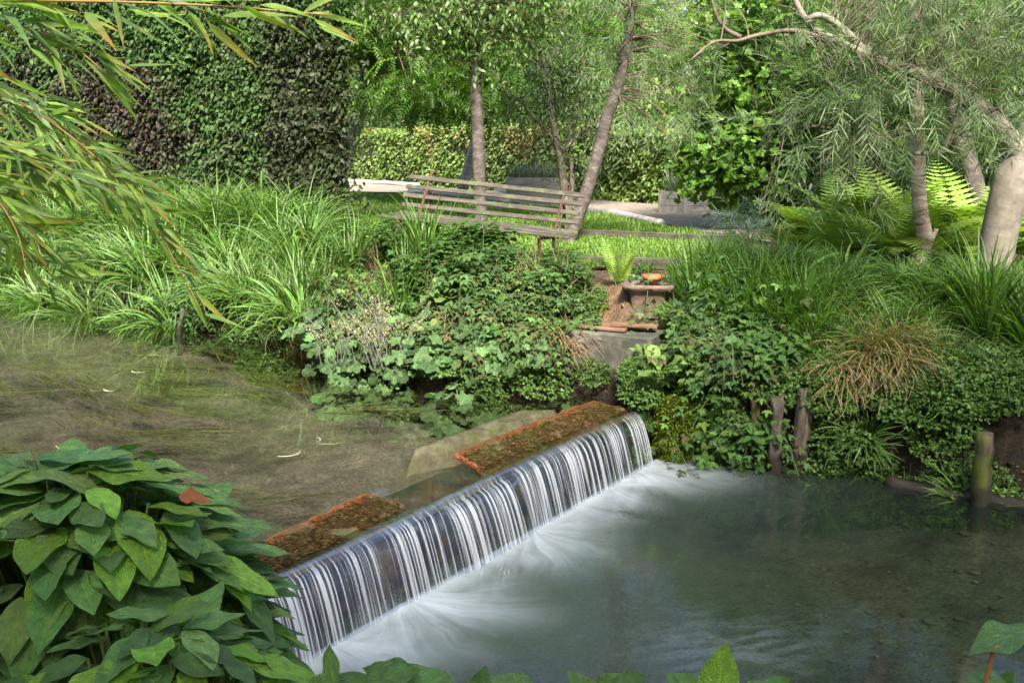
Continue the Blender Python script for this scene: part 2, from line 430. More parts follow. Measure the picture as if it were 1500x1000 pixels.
M_BARKR = surf('peeling_bark', [(0.3, (0.1, 0.055, 0.03)), (0.45, (0.3, 0.22, 0.16)), (0.7, (0.46, 0.4, 0.33))], (4, 4, 24), coord='luv', bump=0.5)
M_TWIG = surf('twig', [(0.3, (0.07, 0.055, 0.035)), (0.7, (0.17, 0.14, 0.09))], (9, 9, 9))
M_STEM = surf('green_stem', [(0.3, (0.06, 0.1, 0.025)), (0.7, (0.12, 0.16, 0.05))], (9, 9, 9), rough=0.5)
M_REDSTEM = surf('red_stem', [(0.3, (0.22, 0.08, 0.03)), (0.7, (0.35, 0.17, 0.06))], (9, 9, 9), rough=0.45)
M_CULM = surf('bamboo_culm', [(0.3, (0.3, 0.16, 0.04)), (0.7, (0.42, 0.26, 0.08))], (3, 3, 3), rough=0.4, bump=0.1)
M_WOOD = surf('weathered_wood', [(0.3, (0.03, 0.026, 0.02)), (0.5, (0.06, 0.05, 0.039)), (0.72, (0.12, 0.102, 0.078))], (3, 30, 30), coord='luv', bump=0.5, second=(8, 0.5, 0.66, (0.085, 0.092, 0.045)))
M_GREY = surf('silver_wood', [(0.3, (0.2, 0.188, 0.17)), (0.5, (0.36, 0.34, 0.315)), (0.75, (0.5, 0.475, 0.445))], (3, 16, 16), coord='luv', bump=0.5)
M_POST = surf('rotting_post', [(0.3, (0.018, 0.014, 0.011)), (0.5, (0.075, 0.058, 0.044)), (0.72, (0.19, 0.165, 0.135))], (22, 22, 5), coord='luv', bump=0.9, second=(7, 0.52, 0.65, (0.05, 0.06, 0.015)))
M_MOSSP = surf('mossy_post', [(0.3, (0.03, 0.022, 0.016)), (0.7, (0.12, 0.085, 0.055))], (22, 22, 5), coord='luv', bump=0.9, second=(5, 0.45, 0.55, (0.07, 0.085, 0.012)))
M_WETLOG = surf('wet_log', [(0.3, (0.006, 0.005, 0.004)), (0.7, (0.024, 0.018, 0.013))], (20, 20, 6), coord='luv', bump=0.9, rough=0.5, second=(6, 0.52, 0.62, (0.03, 0.025, 0.01)))
M_RUST = surf('rusty_iron', [(0.3, (0.04, 0.018, 0.012)), (0.7, (0.11, 0.05, 0.033))], (20, 20, 20), rough=0.8)
M_TERRA = surf('terracotta', [(0.3, (0.3, 0.09, 0.04)), (0.7, (0.45, 0.17, 0.08))], (12, 12, 12))
M_TROUGH = surf('stoneware', [(0.3, (0.075, 0.05, 0.04)), (0.7, (0.19, 0.13, 0.1))], (14, 14, 14), bump=0.6)
M_BLOCK = surf('concrete', [(0.3, (0.045, 0.042, 0.034)), (0.5, (0.12, 0.11, 0.085)), (0.72, (0.24, 0.215, 0.165))], (7, 7, 7), bump=0.6, second=(3.0, 0.45, 0.6, (0.05, 0.052, 0.038)))
M_PLANK = surf('red_plank', [(0.3, (0.07, 0.035, 0.02)), (0.5, (0.16, 0.085, 0.05)), (0.72, (0.25, 0.18, 0.11))], (4, 26, 26), coord='luv', bump=0.5)
M_SOIL = surf('soil', [(0.3, (0.03, 0.02, 0.014)), (0.5, (0.085, 0.055, 0.035)), (0.72, (0.19, 0.12, 0.07))], (11, 11, 11), bump=1.0, dist=0.03)
for m_ in (M_POST, M_MOSSP):
    t_ = m_.node_tree; pb = next(n for n in t_.nodes if n.type == 'BSDF_PRINCIPLED'); src = pb.inputs['Base Color'].links[0].from_socket
    at_ = t_.nodes.new('ShaderNodeAttribute'); at_.attribute_name = 'luv'; se_ = t_.nodes.new('ShaderNodeSeparateXYZ'); t_.links.new(at_.outputs['Vector'], se_.inputs[0])
    nz_ = t_.nodes.new('ShaderNodeTexNoise'); nz_.inputs['Scale'].default_value = 14.0; t_.links.new(at_.outputs['Vector'], nz_.inputs['Vector'])
    ad_ = t_.nodes.new('ShaderNodeMath'); ad_.operation = 'MULTIPLY_ADD'; t_.links.new(nz_.outputs['Fac'], ad_.inputs[0]); ad_.inputs[1].default_value = -0.22; t_.links.new(se_.outputs[2], ad_.inputs[2])
    mr_ = t_.nodes.new('ShaderNodeMapRange'); t_.links.new(ad_.outputs[0], mr_.inputs[0]); mr_.inputs[1].default_value = 0.42; mr_.inputs[2].default_value = 0.52; mr_.inputs[3].default_value = 0.85; mr_.inputs[4].default_value = 0.0
    mx_ = t_.nodes.new('ShaderNodeMixRGB'); t_.links.new(mr_.outputs[0], mx_.inputs[0]); t_.links.new(src, mx_.inputs[1]); mx_.inputs[2].default_value = (0.014, 0.015, 0.007, 1); t_.links.new(mx_.outputs[0], pb.inputs['Base Color'])
M_STONE = surf('stone', [(0.3, (0.03, 0.035, 0.012)), (0.7, (0.1, 0.11, 0.03))], (6, 6, 6), bump=0.7)
M_CORE = surf('hedge_dark_core', [(0.3, (0.012, 0.015, 0.007)), (0.7, (0.04, 0.042, 0.018))], (14, 14, 14), bump=1.0)

# ------------------------------------------------------------------ layout: banks and weir
A = P(385, 860, 0.0)[:2]; B = P(930, 604, 0.0)[:2]
E1 = (B - A) / np.linalg.norm(B - A); LW = np.linalg.norm(B - A); E2 = np.array([-E1[1], E1[0]])
ZL = -0.38; ZG = 0.75
def wf(s, e, z):
    """weir frame: s along the lip, e upstream"""
    s, e, z = np.broadcast_arrays(np.asarray(s, float), e, z)
    return np.stack([A[0] + E1[0] * s + E2[0] * e, A[1] + E1[1] * s + E2[1] * e, z], -1)
fl = [P(u, v, 0.0)[:2] for u, v in ((-60, 424), (60, 440), (250, 475), (330, 492), (420, 527), (480, 555), (640, 580), (860, 588), (935, 604))]
fl += [P(u, v, ZL)[:2] for u, v in ((1000, 666), (1100, 684), (1300, 703), (1450, 726), (1500, 736))]
fl = np.array([[-60, 45], [-14, 17.5]] + [list(p) for p in fl] + [[6, 5.6], [60, 3.0]])
nl = np.array([[-60, 28], [-12, 9.0], [-5, 5.6], [-3.2, 4.7], [-1.25, 4.2], [-0.95, 3.3], [0, 2.3], [1.5, 1.9], [4, 1.6], [60, -6]])
far_y = lambda x: np.interp(x, fl[:, 0], fl[:, 1]); near_y = lambda x: np.interp(x, nl[:, 0], nl[:, 1])
def df_(x, y):
    s = (far_y(x + 0.1) - far_y(x - 0.1)) / 0.2; return (y - far_y(x)) / np.sqrt(1 + s * s)
def dn_(x, y):
    s = (near_y(x + 0.1) - near_y(x - 0.1)) / 0.2; return (near_y(x) - y) / np.sqrt(1 + s * s)
def height(x, y):
    x = np.asarray(x, float); y = np.asarray(y, float)
    e2 = (x - A[0]) * E2[0] + (y - A[1]) * E2[1]
    up = sst((e2 + 0.05) / 0.3)
    bed = -0.85 + 0.62 * up + 0.07 * (fbm(x * 2.1, y * 2.1, 3.0) - 0.5)
    bed = bed + 0.35 * (1 - up) * sst((x - 1.2) / 2.5)
    df = df_(x, y) - 0.09 + 0.10 * (fbm(x * 3, y * 3, 1.0) - 0.5); dn = dn_(x, y)
    edge = 0.16 + 0.06 * (1 - up)
    hf = edge + (ZG - edge) * sst(df / 1.15) + 0.06 * (fbm(x * 2.3, y * 2.3, 7.0) - 0.5)
    z = bed + (hf - bed) * sst((df + 0.03) / 0.14)
    hn = 0.1 + 0.35 * sst(dn / 0.8)
    z = np.where(dn > -0.2, z * (1 - sst((dn + 0.1) / 0.2)) + hn * sst((dn + 0.1) / 0.2), z)
    return z
def axis(lo, hi, a, b, fine, coarse):
    l = np.arange(lo, a, coarse); m = np.arange(a, b, fine); r = np.arange(b, hi + coarse, coarse); return np.concatenate([l, m, r])
def sheet(mb, xs, ys, zf, mask=None, col=(0.3, 0.3, 0.3)):
    X, Y = np.meshgrid(xs, ys, indexing='ij'); Z = zf(X, Y); n, k = X.shape
    i = np.arange(n - 1)[:, None] * k; j = np.arange(k - 1)[None]
    q = np.stack([i + j, i + k + j, i + k + j + 1, i + j + 1], -1).reshape(-1, 4)
    c = col(X, Y, Z).reshape(-1, 3) if callable(col) else col
    mb.add(np.stack([X, Y, Z], -1).reshape(-1, 3), q, c, np.stack([X, Y, Z], -1).reshape(-1, 3))

# ground
def ground_mat():
    m, N, L, out = mat('ground')
    pos = N('Attribute', attribute_name='luv').outputs['Vector']; cl = N('Attribute', attribute_name='col').outputs['Color']
    n1 = N('TexNoise', i_Vector=pos, i_Scale=7.0, i_Detail=8.0, i_Roughness=0.7).outputs['Fac']
    n2 = N('TexNoise', i_Vector=pos, i_Scale=55.0, i_Detail=4.0, i_Roughness=0.7).outputs['Fac']
    vo = N('TexVoronoi', i_Vector=pos, i_Scale=38.0).outputs['Distance']
    c = mixc(N, 1.0, cl, ramp(N, n1, [(0.25, (0.45, 0.45, 0.45)), (0.75, (1.6, 1.55, 1.5))]), 'MULTIPLY')
    c = mixc(N, 1.0, c, ramp(N, n2, [(0.3, (0.55, 0.55, 0.55)), (0.7, (1.5, 1.5, 1.5))]), 'MULTIPLY')
    c = mixc(N, 0.35, c, mixc(N, 1.0, c, vo, 'OVERLAY'))
    p = N('BsdfPrincipled', i_Roughness=0.8); p.inputs['Specular IOR Level'].default_value = 0.25; L(c, p.inputs['Base Color'])
    b = N('Bump', i_Strength=0.8, i_Distance=0.025, i_Height=math_(N, 'ADD', n1, n2)); L(b.outputs[0], p.inputs['Normal'])
    L(p.outputs[0], out.inputs[0]); return m
def gcol(X, Y, Z):
    soil = np.array([0.06, 0.042, 0.027]); litter = np.array([0.15, 0.095, 0.055]); bedu = np.array([0.098, 0.09, 0.072]); bedl = np.array([0.15, 0.15, 0.115]); alg = np.array([0.09, 0.105, 0.035]); dark = np.array([0.03, 0.025, 0.018])
    n = fbm(X * 1.7, Y * 1.7, 5.0)[..., None]; e2 = ((X - A[0]) * E2[0] + (Y - A[1]) * E2[1])[..., None]
    soil = soil * (0.3 + 0.7 * sst((Z - 0.1) / 0.35))[..., None]
    land = soil + (litter - soil) * sst((n - 0.35) * 3) * ((Z > 0.45)[..., None])
    fargr = np.array([0.05, 0.07, 0.022]); land = np.where((Y > 13.5)[..., None], fargr, land)
    bed = np.where(e2 > 0, bedu, bedl)
    n2 = fbm(X * 1.4, Y * 1.8, 9.0)[..., None]; bed = bed + (alg - bed) * 0.3 * sst((n2 - 0.5) * 5)
    n3 = fbm(X * 3.1, Y * 3.6, 2.0)[..., None]; bed = bed + (dark - bed) * 0.6 * sst((n3 - 0.6) * 6)
    w = np.maximum(sst((Z + 0.02) / 0.1), sst((df_(X, Y) + 0.12) / 0.1))[..., None]
    return (bed * (1 - w) + (land * 0.6 + 0) * w) * 1.0 + land * 0.4 * w
g = MB()
xs = axis(-120, 120, -8.5, 5.5, 0.06, 4.0); ys = axis(-30, 150, 1.5, 14.5, 0.06, 4.0)
sheet(g, xs, ys, height, col=gcol)
tag(g.build('ground', ground_mat()), kind='structure')

# lawn and gravel path, lying on the ground behind the bank
def poly_sheet(name, pts, m, z, kind='structure'):
    mb = MB(); p = np.array([[q[0], q[1], z] for q in pts]); c = p.mean(0); n = len(p)
    mb.add(np.vstack([p, c]), np.array([[i, (i + 1) % n, n] for i in range(n)]), (0.3, 0.3, 0.3), np.vstack([p, c]))
    return tag(mb.build(name, m, smooth=False), kind=kind)
lawn_px = [(470, 283), (600, 287), (745, 300), (860, 314), (1000, 338), (1100, 352), (1060, 372), (985, 388), (850, 392), (700, 384), (520, 368)]
path_px = [(430, 264), (520, 264), (640, 269), (750, 279), (830, 287), (905, 291), (1000, 301), (1130, 322), (1130, 356), (1040, 342), (960, 326), (860, 310), (745, 296), (600, 283), (430, 279)]
ZB = 0.79
lawn_w = [P(u, v, ZB)[:2] for u, v in lawn_px]; path_w = [P(u, v, ZB)[:2] for u, v in path_px]
M_LAWN = surf('lawn_turf', [(0.3, (0.05, 0.085, 0.018)), (0.7, (0.11, 0.16, 0.035))], (5, 5, 5), bump=0.5)
M_GRAV = surf('gravel', [(0.3, (0.1, 0.08, 0.065)), (0.5, (0.23, 0.185, 0.15)), (0.72, (0.38, 0.32, 0.27))], (22, 22, 22), bump=0.9, second=(0.9, 0.5, 0.64, (0.2, 0.155, 0.11)))
poly_sheet('lawn', lawn_w, M_LAWN, ZB + 0.004); poly_sheet('gravel_path', path_w, M_GRAV, ZB + 0.012)
def in_poly(pts, poly):
    x, y = pts[:, 0], pts[:, 1]; r = np.zeros(len(pts), bool); n = len(poly)
    for i in range(n):
        (x1, y1), (x2, y2) = poly[i], poly[(i + 1) % n]
        r ^= ((y1 > y) != (y2 > y)) & (x < (x2 - x1) * (y - y1) / (y2 - y1 + 1e-12) + x1)
    return r
lw = np.array(lawn_w); q = rng.uniform(0, 1, (190000, 2))
q = np.c_[lw[:, 0].min() + q[:, 0] * np.ptp(lw[:, 0]), lw[:, 1].min() + (q[:, 1]**1.5) * np.ptp(lw[:, 1])]
q = q[in_poly(q, lawn_w)]
mb = MB(); n = len(q)
hl = 0.05 + 0.08 * np.clip(fbm(q[:, 0] * 1.3, q[:, 1] * 0.9, 4.0) - 0.35, 0, 1) * 2
blades(mb, np.c_[q, np.full(n, ZB)], rng.uniform(0, 6.28, n), rng.uniform(0.9, 1.5, n), hl * rng.uniform(0.6, 1.3, n), rng.uniform(0.2, 1.2, n), 0.0035 * (1 + q[:, 1] / 25), 2,
       pal([(0.1, 0.19, 0.025), (0.15, 0.23, 0.035), (0.075, 0.15, 0.02)], n), three=False)
tag(mb.build('lawn_grass', M_BLADE), 'short bright green lawn grass behind the slatted bench', 'grass', kind='stuff')

# ------------------------------------------------------------------ water
def water_mat(name, tint, mud, rough=0.03, bump=0.12, scale=(1, 1, 1), foam=False, dist=0.02):
    m, N, L, out = mat(name)
    pos = N('Attribute', attribute_name='luv').outputs['Vector']; s = N('SeparateXYZ', i_Vector=N('Attribute', attribute_name='col').outputs['Vector'])
    mp = N('VectorMath', operation='MULTIPLY', i_0=pos); mp.inputs[1].default_value = scale
    nz = N('TexNoise', i_Vector=mp.outputs[0], i_Scale=3.0, i_Detail=3.0, i_Distortion=0.6).outputs['Fac']
    n2 = N('TexNoise', i_Vector=mp.outputs[0], i_Scale=11.0, i_Detail=3.0, i_Distortion=0.6).outputs['Fac']
    b = N('Bump', i_Strength=bump, i_Distance=dist, i_Height=math_(N, 'ADD', nz, math_(N, 'MULTIPLY', n2, 0.35)))
    tr = N('BsdfTransparent'); tr.inputs[0].default_value = (*tint, 1)
    df = N('BsdfDiffuse'); L(N('Attribute', attribute_name='mud').outputs['Color'], df.inputs[0]) if False else None
    df.inputs[0].default_value = (*mud, 1)
    body = N('MixShader'); L(s.outputs[1], body.inputs[0]); L(tr.outputs[0], body.inputs[1]); L(df.outputs[0], body.inputs[2])
    gl = N('BsdfGlossy', i_Roughness=rough); gl.inputs[0].default_value = (1, 1, 1, 1); L(b.outputs[0], gl.inputs['Normal'])
    fr = N('Fresnel', i_IOR=1.333); L(b.outputs[0], fr.inputs['Normal'])
    mx = N('MixShader'); L(fr.outputs[0], mx.inputs[0]); L(body.outputs[0], mx.inputs[1]); L(gl.outputs[0], mx.inputs[2])
    last = mx.outputs[0]
    if foam:
        wd = N('BsdfPrincipled', i_Roughness=0.6); wd.inputs['Base Color'].default_value = (0.78, 0.84, 0.9, 1)
        m2 = N('MixShader'); L(s.outputs[0], m2.inputs[0]); L(last, m2.inputs[1]); L(wd.outputs[0], m2.inputs[2]); last = m2.outputs[0]
    L(last, out.inputs[0]); return m
# upper stream surface, from the lip upstream
mb = MB(); s_ = np.arange(-7, LW + 1.2, 0.08); e_ = np.concatenate([np.arange(0.06, 1.0, 0.03), np.arange(1.0, 22, 0.15)])
S, E = np.meshgrid(s_, e_, indexing='ij'); k = S.shape[1]
V = wf(S, E, 0.0); i = np.arange(len(s_) - 1)[:, None] * k; j = np.arange(k - 1)[None]
mb.add(V.reshape(-1, 3), np.stack([i + j, i + k + j, i + k + j + 1, i + j + 1], -1).reshape(-1, 4), np.stack([0 * S, 0.02 + 0 * S, 0 * S], -1).reshape(-1, 3), V.reshape(-1, 3))
tag(mb.build('stream_water', water_mat('stream_water', (0.80, 0.79, 0.73), (0.09, 0.085, 0.06), bump=0.05, scale=(1.0, 0.7, 1))), kind='structure')

# lower pool with the churned foam below the fall
def pool():
    mb = MB()
    def part(s_, e_):
        S, E = np.meshgrid(s_, e_, indexing='ij'); V = wf(S, E, ZL); X, Y = V[..., 0], V[..., 1]
        d = -E - 0.13                                           # metres downstream of the plunge line
        foam = np.zeros_like(S); milk = np.zeros_like(S)
        # plunge centres along the fall: s, downstream offset, reach, strength, stretch
        for cs, ce, rr, am, sd in ((0.3, -0.18, 0.75, 0.9, 1), (0.85, -0.16, 1.0, 1.2, 2), (1.35, -0.14, 0.5, 0.6, 3), (2.0, -0.2, 0.85, 0.9, 4), (2.5, -0.16, 0.6, 0.7, 5), (2.95, -0.16, 0.75, 0.85, 6), (3.4, -0.16, 0.9, 1.1, 7)):
            dx = S - cs; dy = E - ce - 0.1; r = np.hypot(dx, dy); a = np.arctan2(dy, dx) + 0.6 * (fbm(S * 2.6 + sd, E * 2.6, sd) - 0.5)
            st = fbm(a * 7 + sd * 7, r * 2.6 + sd, sd, 3) * 0.4 + fbm(a * 26 + sd * 3, r * 4.0, sd + 4.0, 3) * 0.3 + 0.3 * fbm(S * 7, E * 7, sd, 4)
            reach = rr * (0.38 + 0.9 * fbm(a * 1.6 + sd * 11, sd * 2.0, 0, 2))
            f = np.clip(1 - r / reach, 0, 1)
            foam = foam + am * f**1.9 * (0.5 + 0.9 * np.clip((st - 0.33) * 2.0, 0, 1))
            milk = np.maximum(milk, am * np.exp(-(r / (rr * 0.95))**2))
        band = np.exp(-(np.maximum(d, 0) / 0.12)**2) * (0.4 + 0.6 * fbm(S * 9, d * 5, 1.0)) * 0.8 * sst((d + 0.08) / 0.07)
        foam = np.maximum(foam, band)
        # pale ripple streaks painted into the foam mask for the sky reflection
        q1 = np.exp(-(((X - 1.05) / 0.42)**2 + ((Y - 4.25) / 0.3)**2)); st = fbm(X * 5 + Y * 9, Y * 22 - X * 9, 3.0, 3)
        foam = np.maximum(foam, 0.10 * q1 * np.clip((st - 0.42) * 4, 0, 1))
        along = np.where((S > -0.4) & (S < LW + 0.1), 1, 0)
        mask = sst((S + 0.35) / 0.3) * sst((LW + 0.35 - S) / 0.25)
        foam = foam * (0.55 + 0.9 * fbm(X * 3.2, Y * 3.2, 5.0, 4)); front = sst((d + 0.06) / 0.06)
        foam = 0.66 * (1 - np.exp(-0.95 * foam)) * mask * front
        milk = milk * front; mud = np.clip(0.16 + 0.6 * milk + 0.2 * np.exp(-np.maximum(d, 0) / 1.2) - 0.2 * sst((d - 1.0) / 2.0), 0.1, 0.8)
        Z = ZL + 0.05 * foam * (0.5 + fbm(X * 9, Y * 9, 2.0)) * np.exp(-np.maximum(d, 0) / 0.5)
        V[..., 2] = Z; k = S.shape[1]
        i = np.arange(len(s_) - 1)[:, None] * k; j = np.arange(k - 1)[None]
        mb.add(V.reshape(-1, 3), np.stack([i + j, i + k + j, i + k + j + 1, i + j + 1], -1).reshape(-1, 4), np.stack([foam, mud, 0 * S], -1).reshape(-1, 3), V.reshape(-1, 3))
    part(np.concatenate([np.arange(-7, -1, 0.5), np.arange(-1, LW + 0.9, 0.009), np.arange(LW + 0.9, LW + 4, 0.4)]), np.concatenate([np.arange(-12, -2.2, 0.2), np.arange(-2.2, 0.06, 0.009)]))
    return mb
tag(pool().build('pool_water', water_mat('pool_water', (0.5, 0.57, 0.47), (0.062, 0.082, 0.066), rough=0.06, bump=0.18, foam=True)), kind='structure')

# ------------------------------------------------------------------ weir
weir = thing('weir', (*A, ZL), 'low weir across the stream, rusty moss covered iron plates on its crest', 'weir')
def wall_mat():
    m, N, L, out = mat('wet_weir_wall')
    pos = N('Attribute', attribute_name='luv').outputs['Vector']
    mp = N('VectorMath', operation='MULTIPLY', i_0=pos); mp.inputs[1].default_value = (4.0, 1.0, 11.0)
    nz = N('TexNoise', i_Vector=mp.outputs[0], i_Scale=1.0, i_Detail=5.0).outputs['Fac']
    c = ramp(N, nz, [(0.3, (0.006, 0.007, 0.012)), (0.5, (0.02, 0.02, 0.032)), (0.62, (0.06, 0.035, 0.022)), (0.75, (0.13, 0.09, 0.065))])
    p = N('BsdfPrincipled', i_Roughness=0.3); L(c, p.inputs['Base Color'])
    b = N('Bump', i_Strength=0.6, i_Distance=0.02, i_Height=nz); L(b.outputs[0], p.inputs['Normal']); L(p.outputs[0], out.inputs[0]); return m
mb = MB()
s_ = np.linspace(-0.5, LW + 0.25, 120); prof = [(0.62, -0.7), (0.62, -0.16), (0.5, -0.10), (0.32, -0.065), (0.1, -0.04), (0.055, -0.045), (0.045, -0.08), (0.06, -0.2), (0.03, -0.33), (0.05, -0.5), (0.03, -0.95)]
V = []
for i_, s in enumerate(s_):
    for j_, (e, z) in enumerate(prof):
        V.append(wf(s, e + 0.03 * (fbm(s * 5, j_ * 1.3, 2.0) - 0.5), z + 0.012 * (fbm(s * 7, j_ * 1.7) - 0.5)))
k = len(prof); i = np.arange(len(s_) - 1)[:, None] * k; j = np.arange(k - 1)[None]
mb.add(np.array(V), np.stack([i + j, i + k + j, i + k + j + 1, i + j + 1], -1).reshape(-1, 4), (0.1, 0.1, 0.1), np.stack([np.repeat(s_, k), 0 * np.repeat(s_, k), np.array(V)[:, 2]], -1))
mb.build('weir_wall', wall_mat(), weir)
def slab_mat():
    return surf('silted_sill', [(0.3, (0.08, 0.07, 0.05)), (0.5, (0.15, 0.132, 0.098)), (0.72, (0.23, 0.205, 0.155))], (9, 9, 9), bump=0.6, second=(2.5, 0.5, 0.62, (0.1, 0.11, 0.04)))
def plate_mat():
    m, N, L, out = mat('mossy_rusty_plate')
    pos = N('Attribute', attribute_name='luv').outputs['Vector']
    mp = N('VectorMath', operation='MULTIPLY', i_0=pos); mp.inputs[1].default_value = (16.0, 34.0, 16.0)
    nz = N('TexNoise', i_Vector=mp.outputs[0], i_Scale=1.0, i_Detail=7.0, i_Roughness=0.7, i_Distortion=0.8).outputs['Fac']
    c = ramp(N, nz, [(0.3, (0.008, 0.005, 0.002)), (0.45, (0.045, 0.022, 0.006)), (0.56, (0.11, 0.05, 0.011)), (0.7, (0.2, 0.11, 0.03))])
    n2 = N('TexNoise', i_Vector=pos, i_Scale=5.0, i_Detail=5.0).outputs['Fac']
    c = mixc(N, ramp(N, n2, [(0.48, (0, 0, 0)), (0.62, (1, 1, 1))]), c, (0.06, 0.065, 0.014))
    s = N('SeparateXYZ', i_Vector=N('Attribute', attribute_name='col').outputs['Vector'])
    edge = math_(N, 'ADD', s.outputs[0], math_(N, 'MULTIPLY', math_(N, 'SUBTRACT', n2, 0.5), 0.9))
    c = mixc(N, ramp(N, edge, [(0.55, (0, 0, 0)), (0.8, (1, 1, 1))]), c, (0.26, 0.07, 0.016))
    p = N('BsdfPrincipled', i_Roughness=0.55); L(c, p.inputs['Base Color']); p.inputs['Coat Weight'].default_value = 0.25; p.inputs['Coat Roughness'].default_value = 0.12
    b = N('Bump', i_Strength=0.8, i_Distance=0.012, i_Height=nz); L(b.outputs[0], p.inputs['Normal']); L(b.outputs[0], p.inputs['Coat Normal']) if False else None
    L(p.outputs[0], out.inputs[0]); return m
MP = plate_mat()
def wcoord(u, v, z=0.0):
    p = P(u, v, z)[:2] - A; return np.array([p @ E1, p @ E2])
def plate(corn, lab):
    """corn: lip start, lip end, upstream end, upstream start as (s, e)"""
    mb = MB(); n, m = 60, 14; c = [np.array(q) for q in corn]
    U, T = np.meshgrid(np.linspace(0, 1, n), np.linspace(0, 1, m), indexing='ij'); U_, T_ = U[..., None], T[..., None]
    q = (c[0] * (1 - U_) + c[1] * U_) * (1 - T_) + (c[3] * (1 - U_) + c[2] * U_) * T_
    q = q + 0.035 * (np.stack([fbm(U * 9, T * 3, 1.0), fbm(U * 11, T * 3, 5.0)], -1) - 0.5) * ((T_ > 0.5) | (U_ < 0.02) | (U_ > 0.98))
    z = -0.022 + 0.03 * sst(T * 3.5) + 0.015 * T + 0.012 * (fbm(q[..., 0] * 14, q[..., 1] * 14, 2.0) - 0.5)
    ed = np.maximum(sst((T - 0.86) / 0.14), 0.9 * sst((0.03 - np.minimum(U, 1 - U)) / 0.03) * (T > 0.15))
    top = wf(q[..., 0], q[..., 1], z); bot = top - np.array([0, 0, 0.03])
    fc = lambda f: np.stack([f, 0 * f, 0 * f], -1).reshape(-1, 3)
    uv = np.concatenate([q, z[..., None]], -1).reshape(-1, 3)
    i = np.arange(n - 1)[:, None] * m; j = np.arange(m - 1)[None]; qd = np.stack([i + j, i + m + j, i + m + j + 1, i + j + 1], -1).reshape(-1, 4)
    mb.add(np.concatenate([top.reshape(-1, 3), bot.reshape(-1, 3)]), [qd], np.concatenate([fc(ed), fc(ed)]), np.concatenate([uv, uv]))
    rim = list(range(m)) + [x * m + m - 1 for x in range(1, n)] + [(n - 1) * m + x for x in range(m - 2, -1, -1)] + [x * m for x in range(n - 2, 0, -1)]
    N_ = n * m; rq = np.array([[rim[a], rim[(a + 1) % len(rim)], rim[(a + 1) % len(rim)] + N_, rim[a] + N_] for a in range(len(rim))])
    mb.f.append((rq, 0))
    o = mb.build('iron_plate', MP, weir); o['label'] = lab
    m_ = 7000; uu = rng.uniform(0.01, 0.99, m_); ww = rng.uniform(0.12, 0.97, m_)
    iu = (uu * (n - 1)).astype(int); iw = (ww * (m - 1)).astype(int); pt = top[iu, iw] + rng.normal(0, 0.012, (m_, 3)) * [1, 1, 0]
    kp = fbm(pt[:, 0] * 7, pt[:, 1] * 7, 3.0) > 0.36; pt = pt[kp]; m_ = len(pt); fm = MB()
    fl_ = math.atan2(-E2[1], -E2[0])
    cm = pal([(0.07, 0.04, 0.01), (0.13, 0.065, 0.014), (0.035, 0.022, 0.008), (0.06, 0.06, 0.012)], m_, 0.3); eg = (ww[kp] > 0.88)[:, None]; cm = np.where(eg, pal([(0.22, 0.065, 0.018), (0.14, 0.05, 0.016), (0.3, 0.085, 0.02)], m_), cm)
    blades(fm, pt - [0, 0, 0.002], fl_ + rng.normal(0, 0.5, m_), rng.uniform(0.05, 0.5, m_), rng.uniform(0.015, 0.045, m_), rng.uniform(0.1, 0.7, m_), rng.uniform(0.001, 0.0025, m_), 3, cm, three=False, kink=0.4)
    fm.build('moss', M_BLADE, weir)
plate([(-0.15, 0.03), wcoord(606, 744) + [0, 0.0], wcoord(535, 726), wcoord(372, 806)], 'nearer mossy rust plate beside the broad leaved clump')
plate([wcoord(712, 692) + [0, 0.02], (LW + 0.02, 0.03), wcoord(868, 590), wcoord(664, 669)], 'farther mossy rust plate reaching the far bank')
# timber beam along the open notch and the silted sill board upstream of it
mb = MB(); a, b_ = wcoord(606, 744), wcoord(712, 692); c = (a + b_) / 2
box(mb, wf(c[0], 0.055, -0.035), (b_[0] - a[0] + 0.02, 0.07, 0.05), np.array([[E1[0], E2[0], 0], [E1[1], E2[1], 0], [0, 0, 1]]), 0.012)
mb.build('notch_beam', M_POST, weir)
mb = MB(); pts = [wcoord(565, 655), wcoord(655, 640), wcoord(850, 583), wcoord(760, 583)]; n = 30
U, T = np.meshgrid(np.linspace(0, 1, n), np.linspace(0, 1, 10), indexing='ij'); U_, T_ = U[..., None], T[..., None]
q = (pts[0] * (1 - U_) + pts[3] * U_) * (1 - T_) + (pts[1] * (1 - U_) + pts[2] * U_) * T_
z = -0.06 - 0.30 * sst((np.abs(T - 0.5) - 0.3) / 0.2) + 0.02 * (fbm(q[..., 0] * 6, q[..., 1] * 6) - 0.5) - 0.3 * sst((0.1 - np.minimum(U, 1 - U)) / 0.1)
V = wf(q[..., 0], q[..., 1], z); i = np.arange(n - 1)[:, None] * 10; j = np.arange(9)[None]
mb.add(V.reshape(-1, 3), np.stack([i + j, i + 10 + j, i + 10 + j + 1, i + j + 1], -1).reshape(-1, 4), (0.2, 0.2, 0.2), V.reshape(-1, 3))
mb.build('sunken_sill', slab_mat(), weir)

